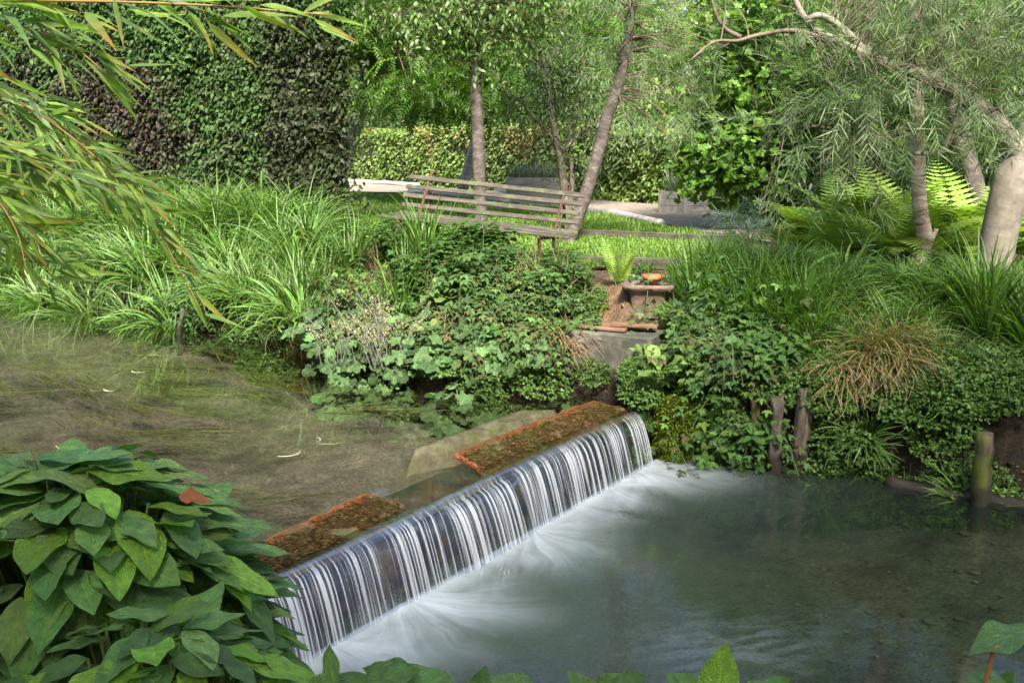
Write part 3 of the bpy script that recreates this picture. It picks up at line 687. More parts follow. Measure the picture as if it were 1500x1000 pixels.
# the falling sheet of water
def fall_mat():
    m, N, L, out = mat('falling_water')
    s = N('SeparateXYZ', i_Vector=N('Attribute', attribute_name='col').outputs['Vector'])
    tr = N('BsdfTransparent'); tr.inputs[0].default_value = (0.80, 0.84, 0.90, 1)
    gl = N('BsdfGlossy', i_Roughness=0.16)
    fr = math_(N, 'ADD', math_(N, 'MULTIPLY', N('Fresnel', i_IOR=1.33).outputs[0], 0.28), 0.015)
    mx = N('MixShader'); L(fr, mx.inputs[0]); L(tr.outputs[0], mx.inputs[1]); L(gl.outputs[0], mx.inputs[2])
    wd = N('BsdfPrincipled', i_Roughness=0.35); wd.inputs['Base Color'].default_value = (0.82, 0.86, 0.92, 1)
    tl = N('BsdfTranslucent'); tl.inputs[0].default_value = (0.82, 0.86, 0.92, 1)
    w2 = N('MixShader', i_Fac=0.35); L(wd.outputs[0], w2.inputs[1]); L(tl.outputs[0], w2.inputs[2])
    m2 = N('MixShader'); L(s.outputs[0], m2.inputs[0]); L(mx.outputs[0], m2.inputs[1]); L(w2.outputs[0], m2.inputs[2])
    L(m2.outputs[0], out.inputs[0]); return m
mb = MB(); s_ = np.arange(-0.2, LW + 0.03, 0.0018); prof_t = np.concatenate([np.linspace(-1, 0, 12)[:-1], np.linspace(0, 1, 40)])
S, T = np.meshgrid(s_, prof_t, indexing='ij'); tp = np.maximum(T, 0); tu = np.maximum(-T, 0)
notch = sst((S - 1.22) / 0.12) * sst((2.02 - S) / 0.12)
drop = 0.40; tt = np.sqrt(tp)
e = np.where(T < 0, 0.075 * tu + 0.0, -(0.13 + 0.03 * notch) * tt - 0.02 * tp)
z = 0.002 - 0.016 * np.exp(-tu * 5) * (T < 0) - (T >= 0) * (0.016) - drop * tp - 0.018 * notch * np.exp(-tu * 4)
wig = 0.012 * (fbm(S * 3 + 3, tp * 1.5, 1.0) - 0.5) * tp
Sx = S + wig
n1 = fbm(Sx * 13, tp * 0.35, 3.0, 2); n2 = vnoise(Sx * 82, tp * 0.5, 8.0); n3 = vnoise(Sx * 175, tp * 0.8, 2.0)
st = 0.20 * n1 + 0.44 * n2 + 0.36 * n3
strand = np.clip((st - 0.455) * 5.0, 0, 1)**1.2
foam = strand * (0.45 + 0.55 * sst(tp * 10)) * (1.0 - 0.2 * tp)
foam = np.maximum(foam, 0.5 * sst((tp - 0.8) / 0.2) * (0.3 + n1))
foam = np.maximum(foam, 0.03 * n1)
foam *= np.where(T < 0, np.exp(-tu * 5), 1)
foam = foam * 0.57
off = (0.016 * (n1 - 0.5) + 0.007 * strand) * sst(tp * 5)
V = wf(S + wig, e - off, z)
k = len(prof_t); i = np.arange(len(s_) - 1)[:, None] * k; j = np.arange(k - 1)[None]
mb.add(V.reshape(-1, 3), np.stack([i + j, i + k + j, i + k + j + 1, i + j + 1], -1).reshape(-1, 4), np.stack([foam, 0 * foam, 0 * foam], -1).reshape(-1, 3), np.stack([S, T, 0 * S], -1).reshape(-1, 3))
tag(mb.build('waterfall', fall_mat(), origin=(*A, 0)), 'thin curtain of falling water in white strands over the weir', 'waterfall')

# streaming weed under the upper water
mb = MB(); flow = math.atan2(-E2[1], -E2[0]); nc = 38
u_ = np.clip(rng.normal(230, 150, nc), -40, 600); v_ = np.clip(rng.normal(590, 65, nc), 500, 740); G = []; H = []
for cu, cv in zip(u_, v_):
    cpt = P(cu, cv, -0.03); k = rng.integers(20, 50); G.append(cpt + rng.normal(0, 1, (k, 3)) * [0.09, 0.09, 0.012]); H.append(np.full(k, rng.normal(0.2, 0.35)))
b0 = np.concatenate(G); hh = np.concatenate(H)
keep = (df_(b0[:, 0], b0[:, 1]) < -0.3) & (dn_(b0[:, 0], b0[:, 1]) < -0.1) & (((b0[:, :2] - A) @ E2) > 0.85)
b0 = b0[keep]; hh = hh[keep]; n = len(b0); b0[:, 2] = np.minimum(b0[:, 2], -0.012)
blades(mb, b0, flow + hh + rng.normal(0, 0.16, n), rng.uniform(-0.04, 0.01, n), rng.uniform(0.25, 0.75, n), rng.normal(0, 0.03, n), rng.uniform(0.0015, 0.0032, n), 8,
       pal([(0.08, 0.1, 0.025), (0.15, 0.165, 0.055), (0.055, 0.068, 0.02)], n), three=False, kink=0.3)
tag(mb.build('water_weed', M_BLADE), 'thin green weed trailing with the current under the clear upper water', 'water weed', kind='stuff')
mb = MB(); n = 16
u_ = rng.uniform(20, 470, n); v_ = rng.uniform(520, 700, n); b0 = np.array([P(a, b, 0.004) for a, b in zip(u_, v_)])
keep = (df_(b0[:, 0], b0[:, 1]) < -0.3) & (dn_(b0[:, 0], b0[:, 1]) < -0.1) & (((b0[:, :2] - A) @ E2) > 0.7); b0 = b0[keep]; n = len(b0)
blades(mb, b0, flow + rng.normal(0.1, 0.5, n), 0.0, rng.uniform(0.06, 0.2, n), 0.0, rng.uniform(0.001, 0.003, n), 6, pal([(0.3, 0.3, 0.2), (0.42, 0.42, 0.34), (0.22, 0.26, 0.1)], n), three=False, kink=0.9)  # pale blade colour also stands in for white streak reflections on the water
tag(mb.build('floating_blade_glints', M_DRY), 'pale curved floating grass blades that also imitate streak reflections on the upper stream', 'floating leaves', kind='stuff')
mb = MB(); n = 900
u_ = rng.uniform(380, 1480, n); v_ = rng.uniform(600, 990, n); z_ = []
pts = []
for a, b in zip(u_, v_):
    p = P(a, b, -0.6); zz = height(p[0], p[1]); pts.append([p[0], p[1], zz + 0.01])
pts = np.array(pts); e2 = (pts[:, :2] - A) @ E2; pts = pts[(e2 < -1.1) & (pts[:, 2] < -0.38)]; n = len(pts)
ico = MB(); tube(ico, np.array([[0, 0, -0.6], [0, 0, -0.45], [0, 0, 0], [0, 0, 0.45], [0, 0, 0.6]]), [0.1, 0.7, 1.0, 0.7, 0.1], 8)
TP = (np.concatenate(ico.v), [f for f, _ in ico.f], np.concatenate(ico.u))
mb.inst(TP, frame(nrm(np.c_[rng.normal(0, 1, (n, 2)), np.zeros(n)]), np.tile([0, 0, 1.0], (n, 1))), 0.007 * np.exp(rng.normal(0.35, 0.55, (n, 1))) * np.array([1, 1.3, 0.7]), pts, pal([(0.18, 0.17, 0.13), (0.3, 0.29, 0.24), (0.1, 0.09, 0.07), (0.14, 0.13, 0.09)], n))
M_PEB = leaf_mat('pebble', rough=0.6, transl=0.0, spec=0.3)
tag(mb.build('pebbles', M_PEB), 'pale pebbles scattered on the bed of the lower pool', 'pebbles', kind='stuff')
# ------------------------------------------------------------------ garden furniture and timber
def ground_at(x, y): return float(height(np.array([x]), np.array([y]))[0])
# slatted bench, sagging to one side
BY = 10.1; tl = D(607, 259, BY); br = D(862, 280, BY - 0.75)
bc = (tl + br) / 2; blen = 1.88
bench = thing('garden_bench', (bc[0] - 0.21, bc[1], ZB - 0.03), 'weathered grey slatted garden bench with rusty iron legs, sagging to one side', 'bench')
RB = eul(0, R(4.6), R(-20)); BO = np.array(bench.location); top_h = bc[2] - BO[2]
def bpart(name, m, fn, lab=None):
    mb = MB(); fn(mb); v = np.concatenate(mb.v) @ RB.T + BO
    mb.v = [v]; o = mb.build(name, m, bench); 
    if lab: o['label'] = lab
    return o
lean = R(27); hgt = top_h - 0.03
for i in range(5):
    zc = 0.41 + (hgt - 0.41) * (i / 4); yc = 0.16 + (zc - 0.41) * math.tan(lean)
    bpart('back_slat', M_WOOD, lambda mb: box(mb, (rng.normal(0, 0.015), yc, zc), (blen, 0.02, 0.048), eul(-lean + rng.normal(0, .03), rng.normal(0, .004), 0), 0.006))
for i in range(5):
    yc = 0.08 - i * 0.1
    bpart('seat_slat', M_WOOD, lambda mb: box(mb, (rng.normal(0, 0.015), yc, 0.385 + 0.012 * abs(i - 2)), (blen, 0.06, 0.022), eul(0.05, 0, 0), 0.006))
for sx in (-0.72, 0.72):
    def leg(mb):
        for pts in ([(sx, 0.14, 0.37), (sx, 0.20, 0.5), (sx, 0.2 + (hgt - .45) * math.tan(lean) - 0.02, hgt - 0.02), (sx, 0.24 + (hgt - .45) * math.tan(lean), hgt + 0.06), (sx, 0.33 + (hgt - .45) * math.tan(lean), hgt + 0.07)],
                    [(sx, 0.16, 0.37), (sx, 0.02, 0.355), (sx, -0.35, 0.375)], [(sx, 0.12, 0.37), (sx, 0.18, 0.2), (sx, 0.27, 0.0)], [(sx, -0.31, 0.37), (sx, -0.27, 0.18), (sx, -0.36, 0.0)], [(sx, 0.15, 0.38), (sx, 0.36, 0.33), (sx, 0.42, 0.55), (sx, 0.36, 0.66)]):
            tube(mb, spline(pts, 12), 0.017, 6)
    bpart('iron_leg', M_RUST, leg)
# boards edging the lawn, drift logs along the gravel
def timber(name, a, b, s, m, lab, cat, group=None, z=0.03):
    a = np.array(a); b = np.array(b); d = b - a; L_ = np.linalg.norm(d); mb = MB()
    box(mb, (a + b) / 2 + [0, 0, z], (L_, s[0], s[1]), eul(0, -math.asin(d[2] / L_), math.atan2(d[1], d[0])), 0.008)
    return tag(mb.build(name, m, origin=(a + b) / 2), lab, cat, group)
timber('edging_board', P(838, 347, ZB), P(1062, 357, ZB), (0.05, 0.1), M_WOOD, 'weathered edging board running across the lawn behind the bench', 'board', z=0.05)
timber('edging_board', P(838, 386, ZB), P(1000, 392, ZB), (0.05, 0.11), M_WOOD, 'weathered edging board at the stream side of the lawn, below the bench', 'board', z=0.03)
def log(px, r, lab, m=M_GREY, z=ZB + 0.05, name='drift_log', cat='log'):
    mb = MB(); p = np.array([P(u, v, z) for u, v in px]); p = spline(p, 16)
    tube(mb, p, r * (0.75 + 0.5 * fbm(np.linspace(0, 4, 16), px[0][0])), 9, rough=0.3, seed=px[0][0])
    return tag(mb.build(name, m, origin=p[0]), lab, cat)
log([(505, 266), (560, 268), (612, 272)], 0.075, 'pale driftwood log along the gravel path, at the foot of the copper hedge')
log([(600, 281), (660, 284), (742, 296)], 0.09, 'pale driftwood log on the lawn side of the gravel, seen behind the bench slats')
log([(712, 276), (730, 277), (748, 282)], 0.10, 'short knotted driftwood log beside the long wooden trough')
log([(845, 309), (900, 314), (968, 327)], 0.07, 'thin pale log edging the gravel right of the leaning trunk')
# planters
def planter(px_c, d, s, yaw, lab, tall):
    p = D(*px_c, d); t = thing('wooden_planter', (p[0], p[1], ZB), lab, 'planter')
    Rz = rotz(yaw); O = np.array(t.location); h = s[2] / 3
    mb = MB()
    for i in range(3):
        for ax in (0, 1):
            for sg in (-1, 1):
                c = np.array([0, 0, h * (i + 0.5)]); c[ax] = sg * (s[ax] / 2 - 0.018 * 0); sz = [s[0] - 0.03, s[1] - 0.03, h - 0.006]; sz[ax] = 0.03
                if ax == 1: sz[0] = s[0] - 0.034
                box(mb, O + Rz @ c, sz, Rz, 0.004)
    mb.build('boards', M_GREY, t)
    for sx in (-1, 1):
        for sy in (-1, 1):
            mb = MB(); box(mb, O + Rz @ np.array([sx * (s[0] / 2 + 0.004), sy * (s[1] / 2 + 0.004), s[2] / 2 + 0.006]), (0.05, 0.05, s[2] + 0.012), Rz, 0.004); mb.build('corner_post', M_GREY, t)
    mb = MB(); box(mb, O + [0, 0, s[2] - 0.06], (s[0] - 0.05, s[1] - 0.05, 0.05), Rz, 0.005); mb.build('soil', M_SOIL, t)
    q = thing('lavender', (p[0], p[1], ZB + s[2] - 0.04), 'grey green lavender growing in the ' + lab.split(',')[0], 'plant')
    mb = MB(); n = tall
    b = np.array(q.location) + np.c_[rng.uniform(-.5, .5, n) * (s[0] - .1), rng.uniform(-.5, .5, n) * (s[1] - .1), np.zeros(n)] @ Rz.T
    blades(mb, b, rng.uniform(0, 6.3, n), rng.uniform(0.8, 1.5, n), rng.uniform(0.2, 0.5, n), rng.uniform(0.1, 0.8, n), 0.006, 4, pal([(0.2, 0.24, 0.18), (0.26, 0.29, 0.24), (0.15, 0.2, 0.12)], n), three=False)
    mb.build('foliage', M_SILVER, q)
planter((787, 290), 22.0, (1.25, 0.6, 0.46), R(-8), 'long pale wooden trough, seen behind the bench', 400)
planter((1001, 315), 17.3, (0.56, 0.56, 0.36), R(38), 'square pale wooden box, set corner on at the end of the gravel', 350)
# stone step block on the bank and what lies on it
sb = D(905, 505, 7.75); Rs = rotz(R(-27))
mb = MB(); box(mb, sb - [0, 0, 0.05], (0.68, 0.42, 0.34), Rs, 0.014, jit=0.004)
tag(mb.build('step_block', M_BLOCK, origin=sb), 'stained concrete block set in the bank above the end of the weir', 'step block')
for k_, (dx, dy, dz, yw, l) in enumerate(((-0.11, -0.06, 0.137, -24, 0.4), (0.0, 0.1, 0.137, -31, 0.5), (0.13, 0.02, 0.166, -16, 0.36))):
    mb = MB(); c = sb + Rs @ np.array([dx, dy, dz]); box(mb, c, (l, 0.11, 0.028), rotz(R(yw)), 0.006)
    tag(mb.build('old_plank', M_PLANK, origin=c), ['reddish old plank at the front edge of the concrete block', 'longest reddish plank at the back of the concrete block', 'short old plank laid across the other two on the concrete block'][k_], 'plank')
pc = D(950, 428, 8.05); pc[2] -= 0.06
pot = thing('stone_trough', tuple(pc), 'small brown stoneware trough with a flared rim on the bank', 'trough'); Rp = rotz(R(-12))
mb = MB()
prof = [(0.11, -0.14), (0.135, 0.0), (0.14, 0.08), (0.2, 0.1), (0.2, 0.135), (0.165, 0.135), (0.15, 0.06)]
ring = []
for r_, z_ in prof:
    a = np.linspace(0, 2 * np.pi, 33)[:-1]; sq = lambda c: np.sign(c) * np.abs(c)**0.35
    ring.append(np.stack([sq(np.cos(a)) * r_ * 1.05, sq(np.sin(a)) * r_ * 0.8, 0 * a + z_], -1))
V = np.concatenate(ring) @ Rp.T + pc; i = np.arange(len(prof) - 1)[:, None] * 32; j = np.arange(32)[None]; j2 = (j + 1) % 32
mb.add(V, np.stack([i + j, i + j2, i + 32 + j2, i + 32 + j], -1).reshape(-1, 4), (0.1, 0.1, 0.1)); mb.build('trough_body', M_TROUGH, pot)
mb = MB(); box(mb, pc + [0, 0, 0.07], (0.28, 0.2, 0.04), Rp, 0.01); mb.build('soil', M_SOIL, pot)
mb = MB(); tp = pc + np.array([0.03, 0.02, 0.12]); tube(mb, [tp + [0, 0, z] for z in (0, 0.045, 0.05, 0.085)], [0.07, 0.075, 0.088, 0.09], 20)
tag(mb.build('clay_pot', M_TERRA, origin=tp), 'small orange clay pot sunk among the succulents', 'pot')
TR = merge([place(leaf(3, 1, 0.42, 'ovate', 0.4, -0.5), frame(np.array([math.cos(a) * math.cos(e_), math.sin(a) * math.cos(e_), math.sin(e_)]), np.array([-math.cos(a) * .5, -math.sin(a) * .5, 1.0])), 0.5 + 0.5 * math.cos(e_), np.zeros(3)) for ii in range(18) for a, e_ in [(ii * 2.4, 0.15 + ii * 0.07)]])
mb = MB(); n = 34; q = pc + np.c_[rng.uniform(-0.17, 0.17, n), rng.uniform(-0.13, 0.13, n), rng.uniform(0.1, 0.19, n)]
mb.inst(TR, np.eye(3)[None], np.array([1.0]), np.zeros((1, 3)), np.array([[0.2, 0.28, 0.16]])); hl_ = mb.build('houseleek', M_SILVER, origin=(0, 0, 0))
for k_ in range(n):
    o_ = hl_ if k_ == 0 else hl_.copy()
    if k_: SC.collection.objects.link(o_)
    o_.location = q[k_]; o_.scale = (rng.uniform(0.028, 0.045),) * 3; o_.rotation_euler = (rng.normal(0.2, .25), rng.normal(0, .25), rng.uniform(0, 6.28))
    tag(o_, 'grey green houseleek rosette crowding the brown trough', 'succulent', 'houseleeks in the brown trough')

# posts and stakes along the banks
def post(px_top, px_bot, zbot, r, m, lab, seed, k=9, zb2=None):
    b = P(px_bot[0], px_bot[1] + (24 if zbot < 0 else 0), zbot); d = np.linalg.norm(b[:2]); t = D(*px_top, b[1] + 0.01)
    mb = MB(); pts = spline([b - [0, 0, 0.45], b, b * 0.5 + t * 0.5 + rng.normal(0, 0.008, 3), t], 14)
    k = max(k, 12); pts[1:-1] += rng.normal(0, r * 0.07, (12, 3)); tube(mb, pts, r * np.linspace(1.1, 0.8, 14) * (0.9 + 0.2 * fbm(np.linspace(0, 5, 14), seed)), k, rough=0.7, seed=seed)
    mb.v[0] = mb.v[0].copy(); mb.v[0][-k:, 2] += r * 0.9 * (fbm(np.arange(k) * 0.8, seed) - 0.4)
    return tag(mb.build('wooden_post', m, origin=b), lab, 'post')
post((1137, 582), (1134, 668), ZL, 0.052, M_POST, 'rotting pile with a pale cracked top, between the leafy clump and the tan grass', 3)
post((1182, 570), (1168, 664), ZL, 0.06, M_POST, 'thickest rotting pile, with peeling pale bark, beside the tan grass', 9)
post((1108, 560), (1104, 655), ZL, 0.045, M_MOSSP, 'thin dark pile half hidden behind the hanging leaves', 14)
post((1441, 636), (1437, 712), ZL, 0.068, M_MOSSP, 'mossy stump post with a flat top in the low ground cover', 21)
for (t_, b_, r, l) in (((268, 452), (262, 490), 0.022, 'dark short stake at the water edge, farthest from the weir'), ((327, 446), (322, 484), 0.02, 'left stake of a leaning pair at the water edge'), ((338, 447), (331, 488), 0.02, 'right stake of a leaning pair at the water edge'), ((416, 474), (408, 515), 0.03, 'flat pale stake in front of the orange moss'), ((458, 490), (452, 528), 0.022, 'thin pale stake beside the dry seed heads'), ((59, 404), (54, 440), 0.022, 'dark stake at the far upstream bank')):
    post(t_, b_, 0.0, r, M_POST, l, b_[0], 6)
lg = MB(); p = spline([P(u, v, ZL + 0.04) for u, v in ((1300, 700), (1400, 716), (1560, 742))], 20); tube(lg, p - [0, 0, 0.05], 0.06 * (0.7 + 0.6 * fbm(np.linspace(0, 5, 20), 3.0)), 10, rough=0.6, seed=4)
tag(lg.build('revetment_log', M_WETLOG, origin=p[0]), 'dark wet log along the waterline under the low ground cover', 'log')
# mossy boulder at the end of the fall
mc = P(980, 674, ZL); mb = MB(); z_ = np.linspace(-0.15, 0.42, 14)
tube(mb, np.c_[mc[0] + 0.02 + 0.03 * np.sin(z_ * 5), mc[1] + 0.07 + 0.12 * z_, mc[2] + z_], 0.125 * np.sqrt(np.clip(1.02 - ((z_ - 0.12) / 0.36)**4, 0.05, 1)), 14, rough=0.35, seed=2)
bo = thing('mossy_stone', tuple(mc), 'upright stone under bright green moss beside the far end of the fall', 'stone'); bst = mb.build('stone', M_STONE, bo)
def fuzz(mb, pts, nn, per, h, cols, sp=0.01, w=0.0034):
    p = np.repeat(pts, per, 0) + rng.normal(0, sp, (len(pts) * per, 3)); n = len(p); nn = np.repeat(nn, per, 0)
    d = nrm(nn + rng.normal(0, 0.5, (n, 3)) + [0, 0, -0.1])
    blades(mb, p, np.arctan2(d[:, 1], d[:, 0]), np.arcsin(np.clip(d[:, 2], -1, 1)), h * rng.uniform(0.5, 1.3, n), rng.uniform(0, 1.2, n), w, 2, pal(cols, n), three=False)
me = bst.data; co = np.array([v.co[:] for v in me.vertices]) + mc; no = np.array([v.normal[:] for v in me.vertices])
fc = np.array([np.array(p_.center[:]) for p_ in me.polygons]) + mc; fn_ = np.array([p_.normal[:] for p_ in me.polygons])
mb = MB(); fuzz(mb, np.r_[co, fc], np.r_[no, fn_], 60, 0.026, [(0.11, 0.16, 0.012), (0.17, 0.2, 0.018), (0.06, 0.1, 0.01)], 0.018)
mb.build('moss', M_BLADE, bo)
# moss cushions on the bank edge
def bank_pts(n, u0, u1, d0, d1, z=None):
    """random points on the far bank between two picture columns, d metres behind the waterline"""
    x0 = np.interp(u0, *PX) - 2.5; x1 = np.interp(u1, *PX) + 2.5; out_ = np.zeros((0, 3))
    while len(out_) < n:
        x = rng.uniform(x0, x1, 4 * n + 20); d = rng.uniform(d0, d1, 4 * n + 20)
        s = (far_y(x + 0.1) - far_y(x - 0.1)) / 0.2; c = 1 / np.sqrt(1 + s * s)
        X = x - d * s * c; Y = far_y(x) + d * c
        p = np.c_[X, Y, height(X, Y)]; dd = df_(X, Y); u = proj(p)[0]
        out_ = np.r_[out_, p[(u > u0) & (u < u1) & (dd > d0 - 0.05)]]
    return out_[:n]
_x = fl[1:-1, 0]; PX = (proj(np.c_[fl[1:-1], np.where(fl[1:-1, 0] > 1.0, ZL, 0.0)])[0], _x)
def mossbank(u0, u1, n, cols, lab, d0=-0.03, d1=0.25):
    p = bank_pts(n, u0, u1, d0, d1); p = p[fbm(p[:, 0] * 6, p[:, 1] * 6, 4.0) > 0.4]; p[:, 2] += rng.uniform(-0.02, 0.03, len(p))
    mb = MB(); fuzz(mb, p, np.tile([0, -0.6, 0.8], (len(p), 1)), 5, 0.03, cols, 0.02, 0.003)
    tag(mb.build('moss', M_BLADE, origin=p.mean(0)), lab, 'moss', kind='stuff')
mossbank(110, 250, 800, [(0.12, 0.12, 0.02), (0.2, 0.15, 0.02), (0.07, 0.09, 0.015)], 'olive moss on the upstream bank edge under the sedges')
mossbank(335, 460, 1800, [(0.16, 0.1, 0.015), (0.26, 0.13, 0.02), (0.1, 0.1, 0.015)], 'orange and olive moss on the bank edge behind the pale stakes')
mossbank(460, 900, 2400, [(0.06, 0.09, 0.012), (0.1, 0.13, 0.02), (0.04, 0.06, 0.01)], 'dark green moss along the bank edge beside the weir')
mossbank(1000, 1480, 2600, [(0.05, 0.075, 0.012), (0.09, 0.11, 0.02), (0.03, 0.05, 0.01)], 'dark moss on the pool bank behind the piles', -0.05, 0.3)

# ------------------------------------------------------------------ hedges
def hedge(name, quad, h, z0, leafs, T, size, colf, lab, core_in=0.14, depth=0.22, top=True):
    """quad: front-left, front-right, back-right, back-left on the ground"""
    q = np.array(quad, float); c = q.mean(0)
    t = thing(name, (c[0], c[1], z0), lab, 'hedge')
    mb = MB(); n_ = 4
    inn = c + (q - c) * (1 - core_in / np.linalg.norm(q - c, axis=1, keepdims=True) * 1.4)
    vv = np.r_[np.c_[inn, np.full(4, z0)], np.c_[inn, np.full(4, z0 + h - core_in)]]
    mb.add(vv, np.array([[0, 1, 5, 4], [1, 2, 6, 5], [2, 3, 7, 6], [3, 0, 4, 7], [4, 5, 6, 7]]), (0.1, 0.1, 0.1)); mb.build('dark_core', M_CORE, t, smooth=False)  # solid dark box standing in for the shaded inside of the hedge
    mb = MB()
    for k in ((0, 1), (1, 2), (3, 0)) + ((None,) if top else ()):
        if k is None:
            n = int(leafs * 0.22); u = rng.uniform(0, 1, (n, 2)); p = (q[0] * (1 - u[:, :1]) + q[1] * u[:, :1]) * (1 - u[:, 1:]) + (q[3] * (1 - u[:, :1]) + q[2] * u[:, :1]) * u[:, 1:]
            P3 = np.c_[p, z0 + h - rng.uniform(-0.08, depth, n)]; N3 = np.tile([0, 0, 1.0], (n, 1))
        else:
            a, b = q[k[0]], q[k[1]]; L_ = np.linalg.norm(b - a); n = int(leafs * (0.75 if k == (0, 1) else 0.75 * min(1, L_ / np.linalg.norm(q[1] - q[0]))))
            d = (b - a) / L_; nn = np.array([d[1], -d[0]]); u = rng.uniform(0, 1, n); zz = rng.uniform(0.02, 1, n) * h
            bul = 0.15 * (fbm(u * L_ * 2.0, zz * 2.0, 3.0 + k[0]) - 0.5) * 2; u = np.clip(u + rng.normal(0, 0.05, n) / L_, 0, 1 + 0.06 / L_)
            dep = rng.exponential(depth * 0.35, n) - 0.03
            p = a + (b - a) * u[:, None] + nn * (bul - dep)[:, None]
            P3 = np.c_[p, z0 + zz]; N3 = np.tile([nn[0], nn[1], 0.35], (n, 1))
        dd = nrm(N3 * 0.5 + rng.normal(0, 0.55, N3.shape) + [0, 0, -0.75]); n2 = nrm(N3 + rng.normal(0, 0.5, N3.shape) + [0, 0, 0.25])
        mb.inst(T, frame(dd, n2), size * rng.uniform(0.6, 1.25, len(P3)), P3, colf(P3))
    mb.build('foliage', M_HEDGE, t); return t
def copper(p):
    u, v = proj(p); n = len(p)
    f = fbm(p[:, 0] * 1.1, p[:, 2] * 1.1, 2.0)
    g = pal([(0.055, 0.12, 0.026), (0.04, 0.085, 0.022), (0.08, 0.15, 0.035)], n); pu = pal([(0.06, 0.032, 0.04), (0.04, 0.023, 0.028), (0.085, 0.042, 0.045)], n); ol = pal([(0.042, 0.055, 0.024), (0.06, 0.07, 0.03), (0.035, 0.043, 0.022), (0.05, 0.075, 0.028)], n)
    wp = sst(1.4 - np.hypot((u - 165) / 130, (v - 150 - (u - 150) * 0.35) / 75) + (f - 0.5) * 1.4 + (fbm(p[:, 0] * 3.4, p[:, 2] * 3.4, 4.0) - 0.5) * 1.6 + rng.normal(0, .25, n)); wo = sst((u - 250) / 260 + (f - 0.5) * 1.6 + (fbm(p[:, 0] * 3.0, p[:, 2] * 3.0, 8.0) - 0.5) * 1.4 + rng.normal(0, .3, n))
    c = g * (1 - wo[:, None]) + ol * wo[:, None]; wp = wp * 0.8; return 0.8 * (c * (1 - wp[:, None]) + pu * wp[:, None])
TB = leaf(4, 1, 0.62, 'ovate', 0.25, 0.35, wave=0.12)
hx1 = D(508, 300, 12.7)[:2]; hx0 = np.array([-9.5, 16.3])
hd = (hx1 - hx0) / np.linalg.norm(hx1 - hx0); hn = np.array([-hd[1], hd[0]])
hedge('copper_beech_hedge', [hx0, hx1, hx1 * 1.14 + [-0.25, 0], hx0 + hn * 1.6], 4.6, ZG - 0.05, 105000, TB, 0.078, copper, 'tall clipped copper beech hedge, purple, green and olive, behind the left bank', core_in=0.46, depth=0.42)
def farc(p):
    n = len(p); f = fbm(p[:, 0] * 0.8, p[:, 1] * 0.8, 3.0 + p[:, 2])
    c = pal([(0.17, 0.26, 0.065), (0.12, 0.2, 0.045), (0.22, 0.3, 0.09)], n); o = pal([(0.3, 0.24, 0.08), (0.36, 0.25, 0.11), (0.24, 0.24, 0.07)], n)
    w_ = sst((f - 0.5) * 4 + (p[:, 2] - 2.2) * 0.9 + rng.normal(0, .3, n))[:, None]; return c * (1 - w_) + o * w_
def fh(u0, v0, u1, v1, h, n, lab, th=1.0):
    a, b = P(u0, v0, ZB)[:2], P(u1, v1, ZB)[:2]; d = (b - a) / np.linalg.norm(b - a); nn = np.array([-d[1], d[0]])
    hedge('beech_hedge', [a, b, b + nn * th, a + nn * th], h, ZB - 0.03, n, TB, 0.12, farc, lab, core_in=0.22, depth=0.35)
fh(440, 262, 868, 289, 1.62, 26000, 'long clipped pale green beech hedge with tan tips behind the bench and gravel')
fh(872, 293, 1120, 312, 1.42, 16000, 'shorter clipped beech hedge with yellow tips beyond the square planter box')

# ------------------------------------------------------------------ trees
def tree(name, lab, cat='tree', group=None, base=(0, 0, 0)): return thing(name, tuple(base), lab, cat, group)
def pxpath(pts, y0, dy=0.0): return np.array([D(u, v, y0 + dy * i) for i, (u, v) in enumerate(pts)])
def taper(r0, r1, n): return np.linspace(r0, r1, n)
PAIR = [leaf(3, 1, 0.5, 'ovate', 0.2, 0.4), leaf(3, 1, 0.42, 'ovate', 0.3, 0.6)]
PIN = [pinnate(6, 0.36, 0.3, d) for d in (0.35, 0.7)]
MAP = [palm(5, 21, 0.42, 0.2, 0.06), palm(5, 21, 0.36, 0.35, 0.06)]
SPR = [spray(26, 0.42, 0.055, s, c, droop=0.3) for s, c in ((1, 0.15), (2, 0.35), (3, 0.5), (4, 0.05))]
G_ASH = [(0.1, 0.21, 0.025), (0.13, 0.25, 0.035), (0.075, 0.16, 0.025)]
G_MID = [(0.075, 0.14, 0.03), (0.105, 0.175, 0.045), (0.055, 0.1, 0.025)]
G_SIL = [(0.11, 0.165, 0.07), (0.15, 0.2, 0.1), (0.075, 0.125, 0.04), (0.12, 0.185, 0.05)]
def sprays(mb, ctr, out, size, cols, T=None, droop=0.18, per=3, sp=0.12):
    n = len(ctr) * per; c = np.repeat(ctr, per, 0) + rng.normal(0, sp, (n, 3)); o = np.repeat(out, per, 0)
    d = nrm(o * 0.9 + rng.normal(0, 0.5, (n, 3)) + [0, 0, -droop]); T = T or SPR; w = rng.integers(0, len(T), n); cc = pal(cols, n, 0.16); s = size * rng.uniform(0.6, 1.3, n)
    for k, t in enumerate(T):
        m = w == k
        if m.any(): mb.inst(t, frame(d[m], nrm(np.array([0, 0, 1.0]) + rng.normal(0, .3, (m.sum(), 3)))), s[m], c[m], cc[m])

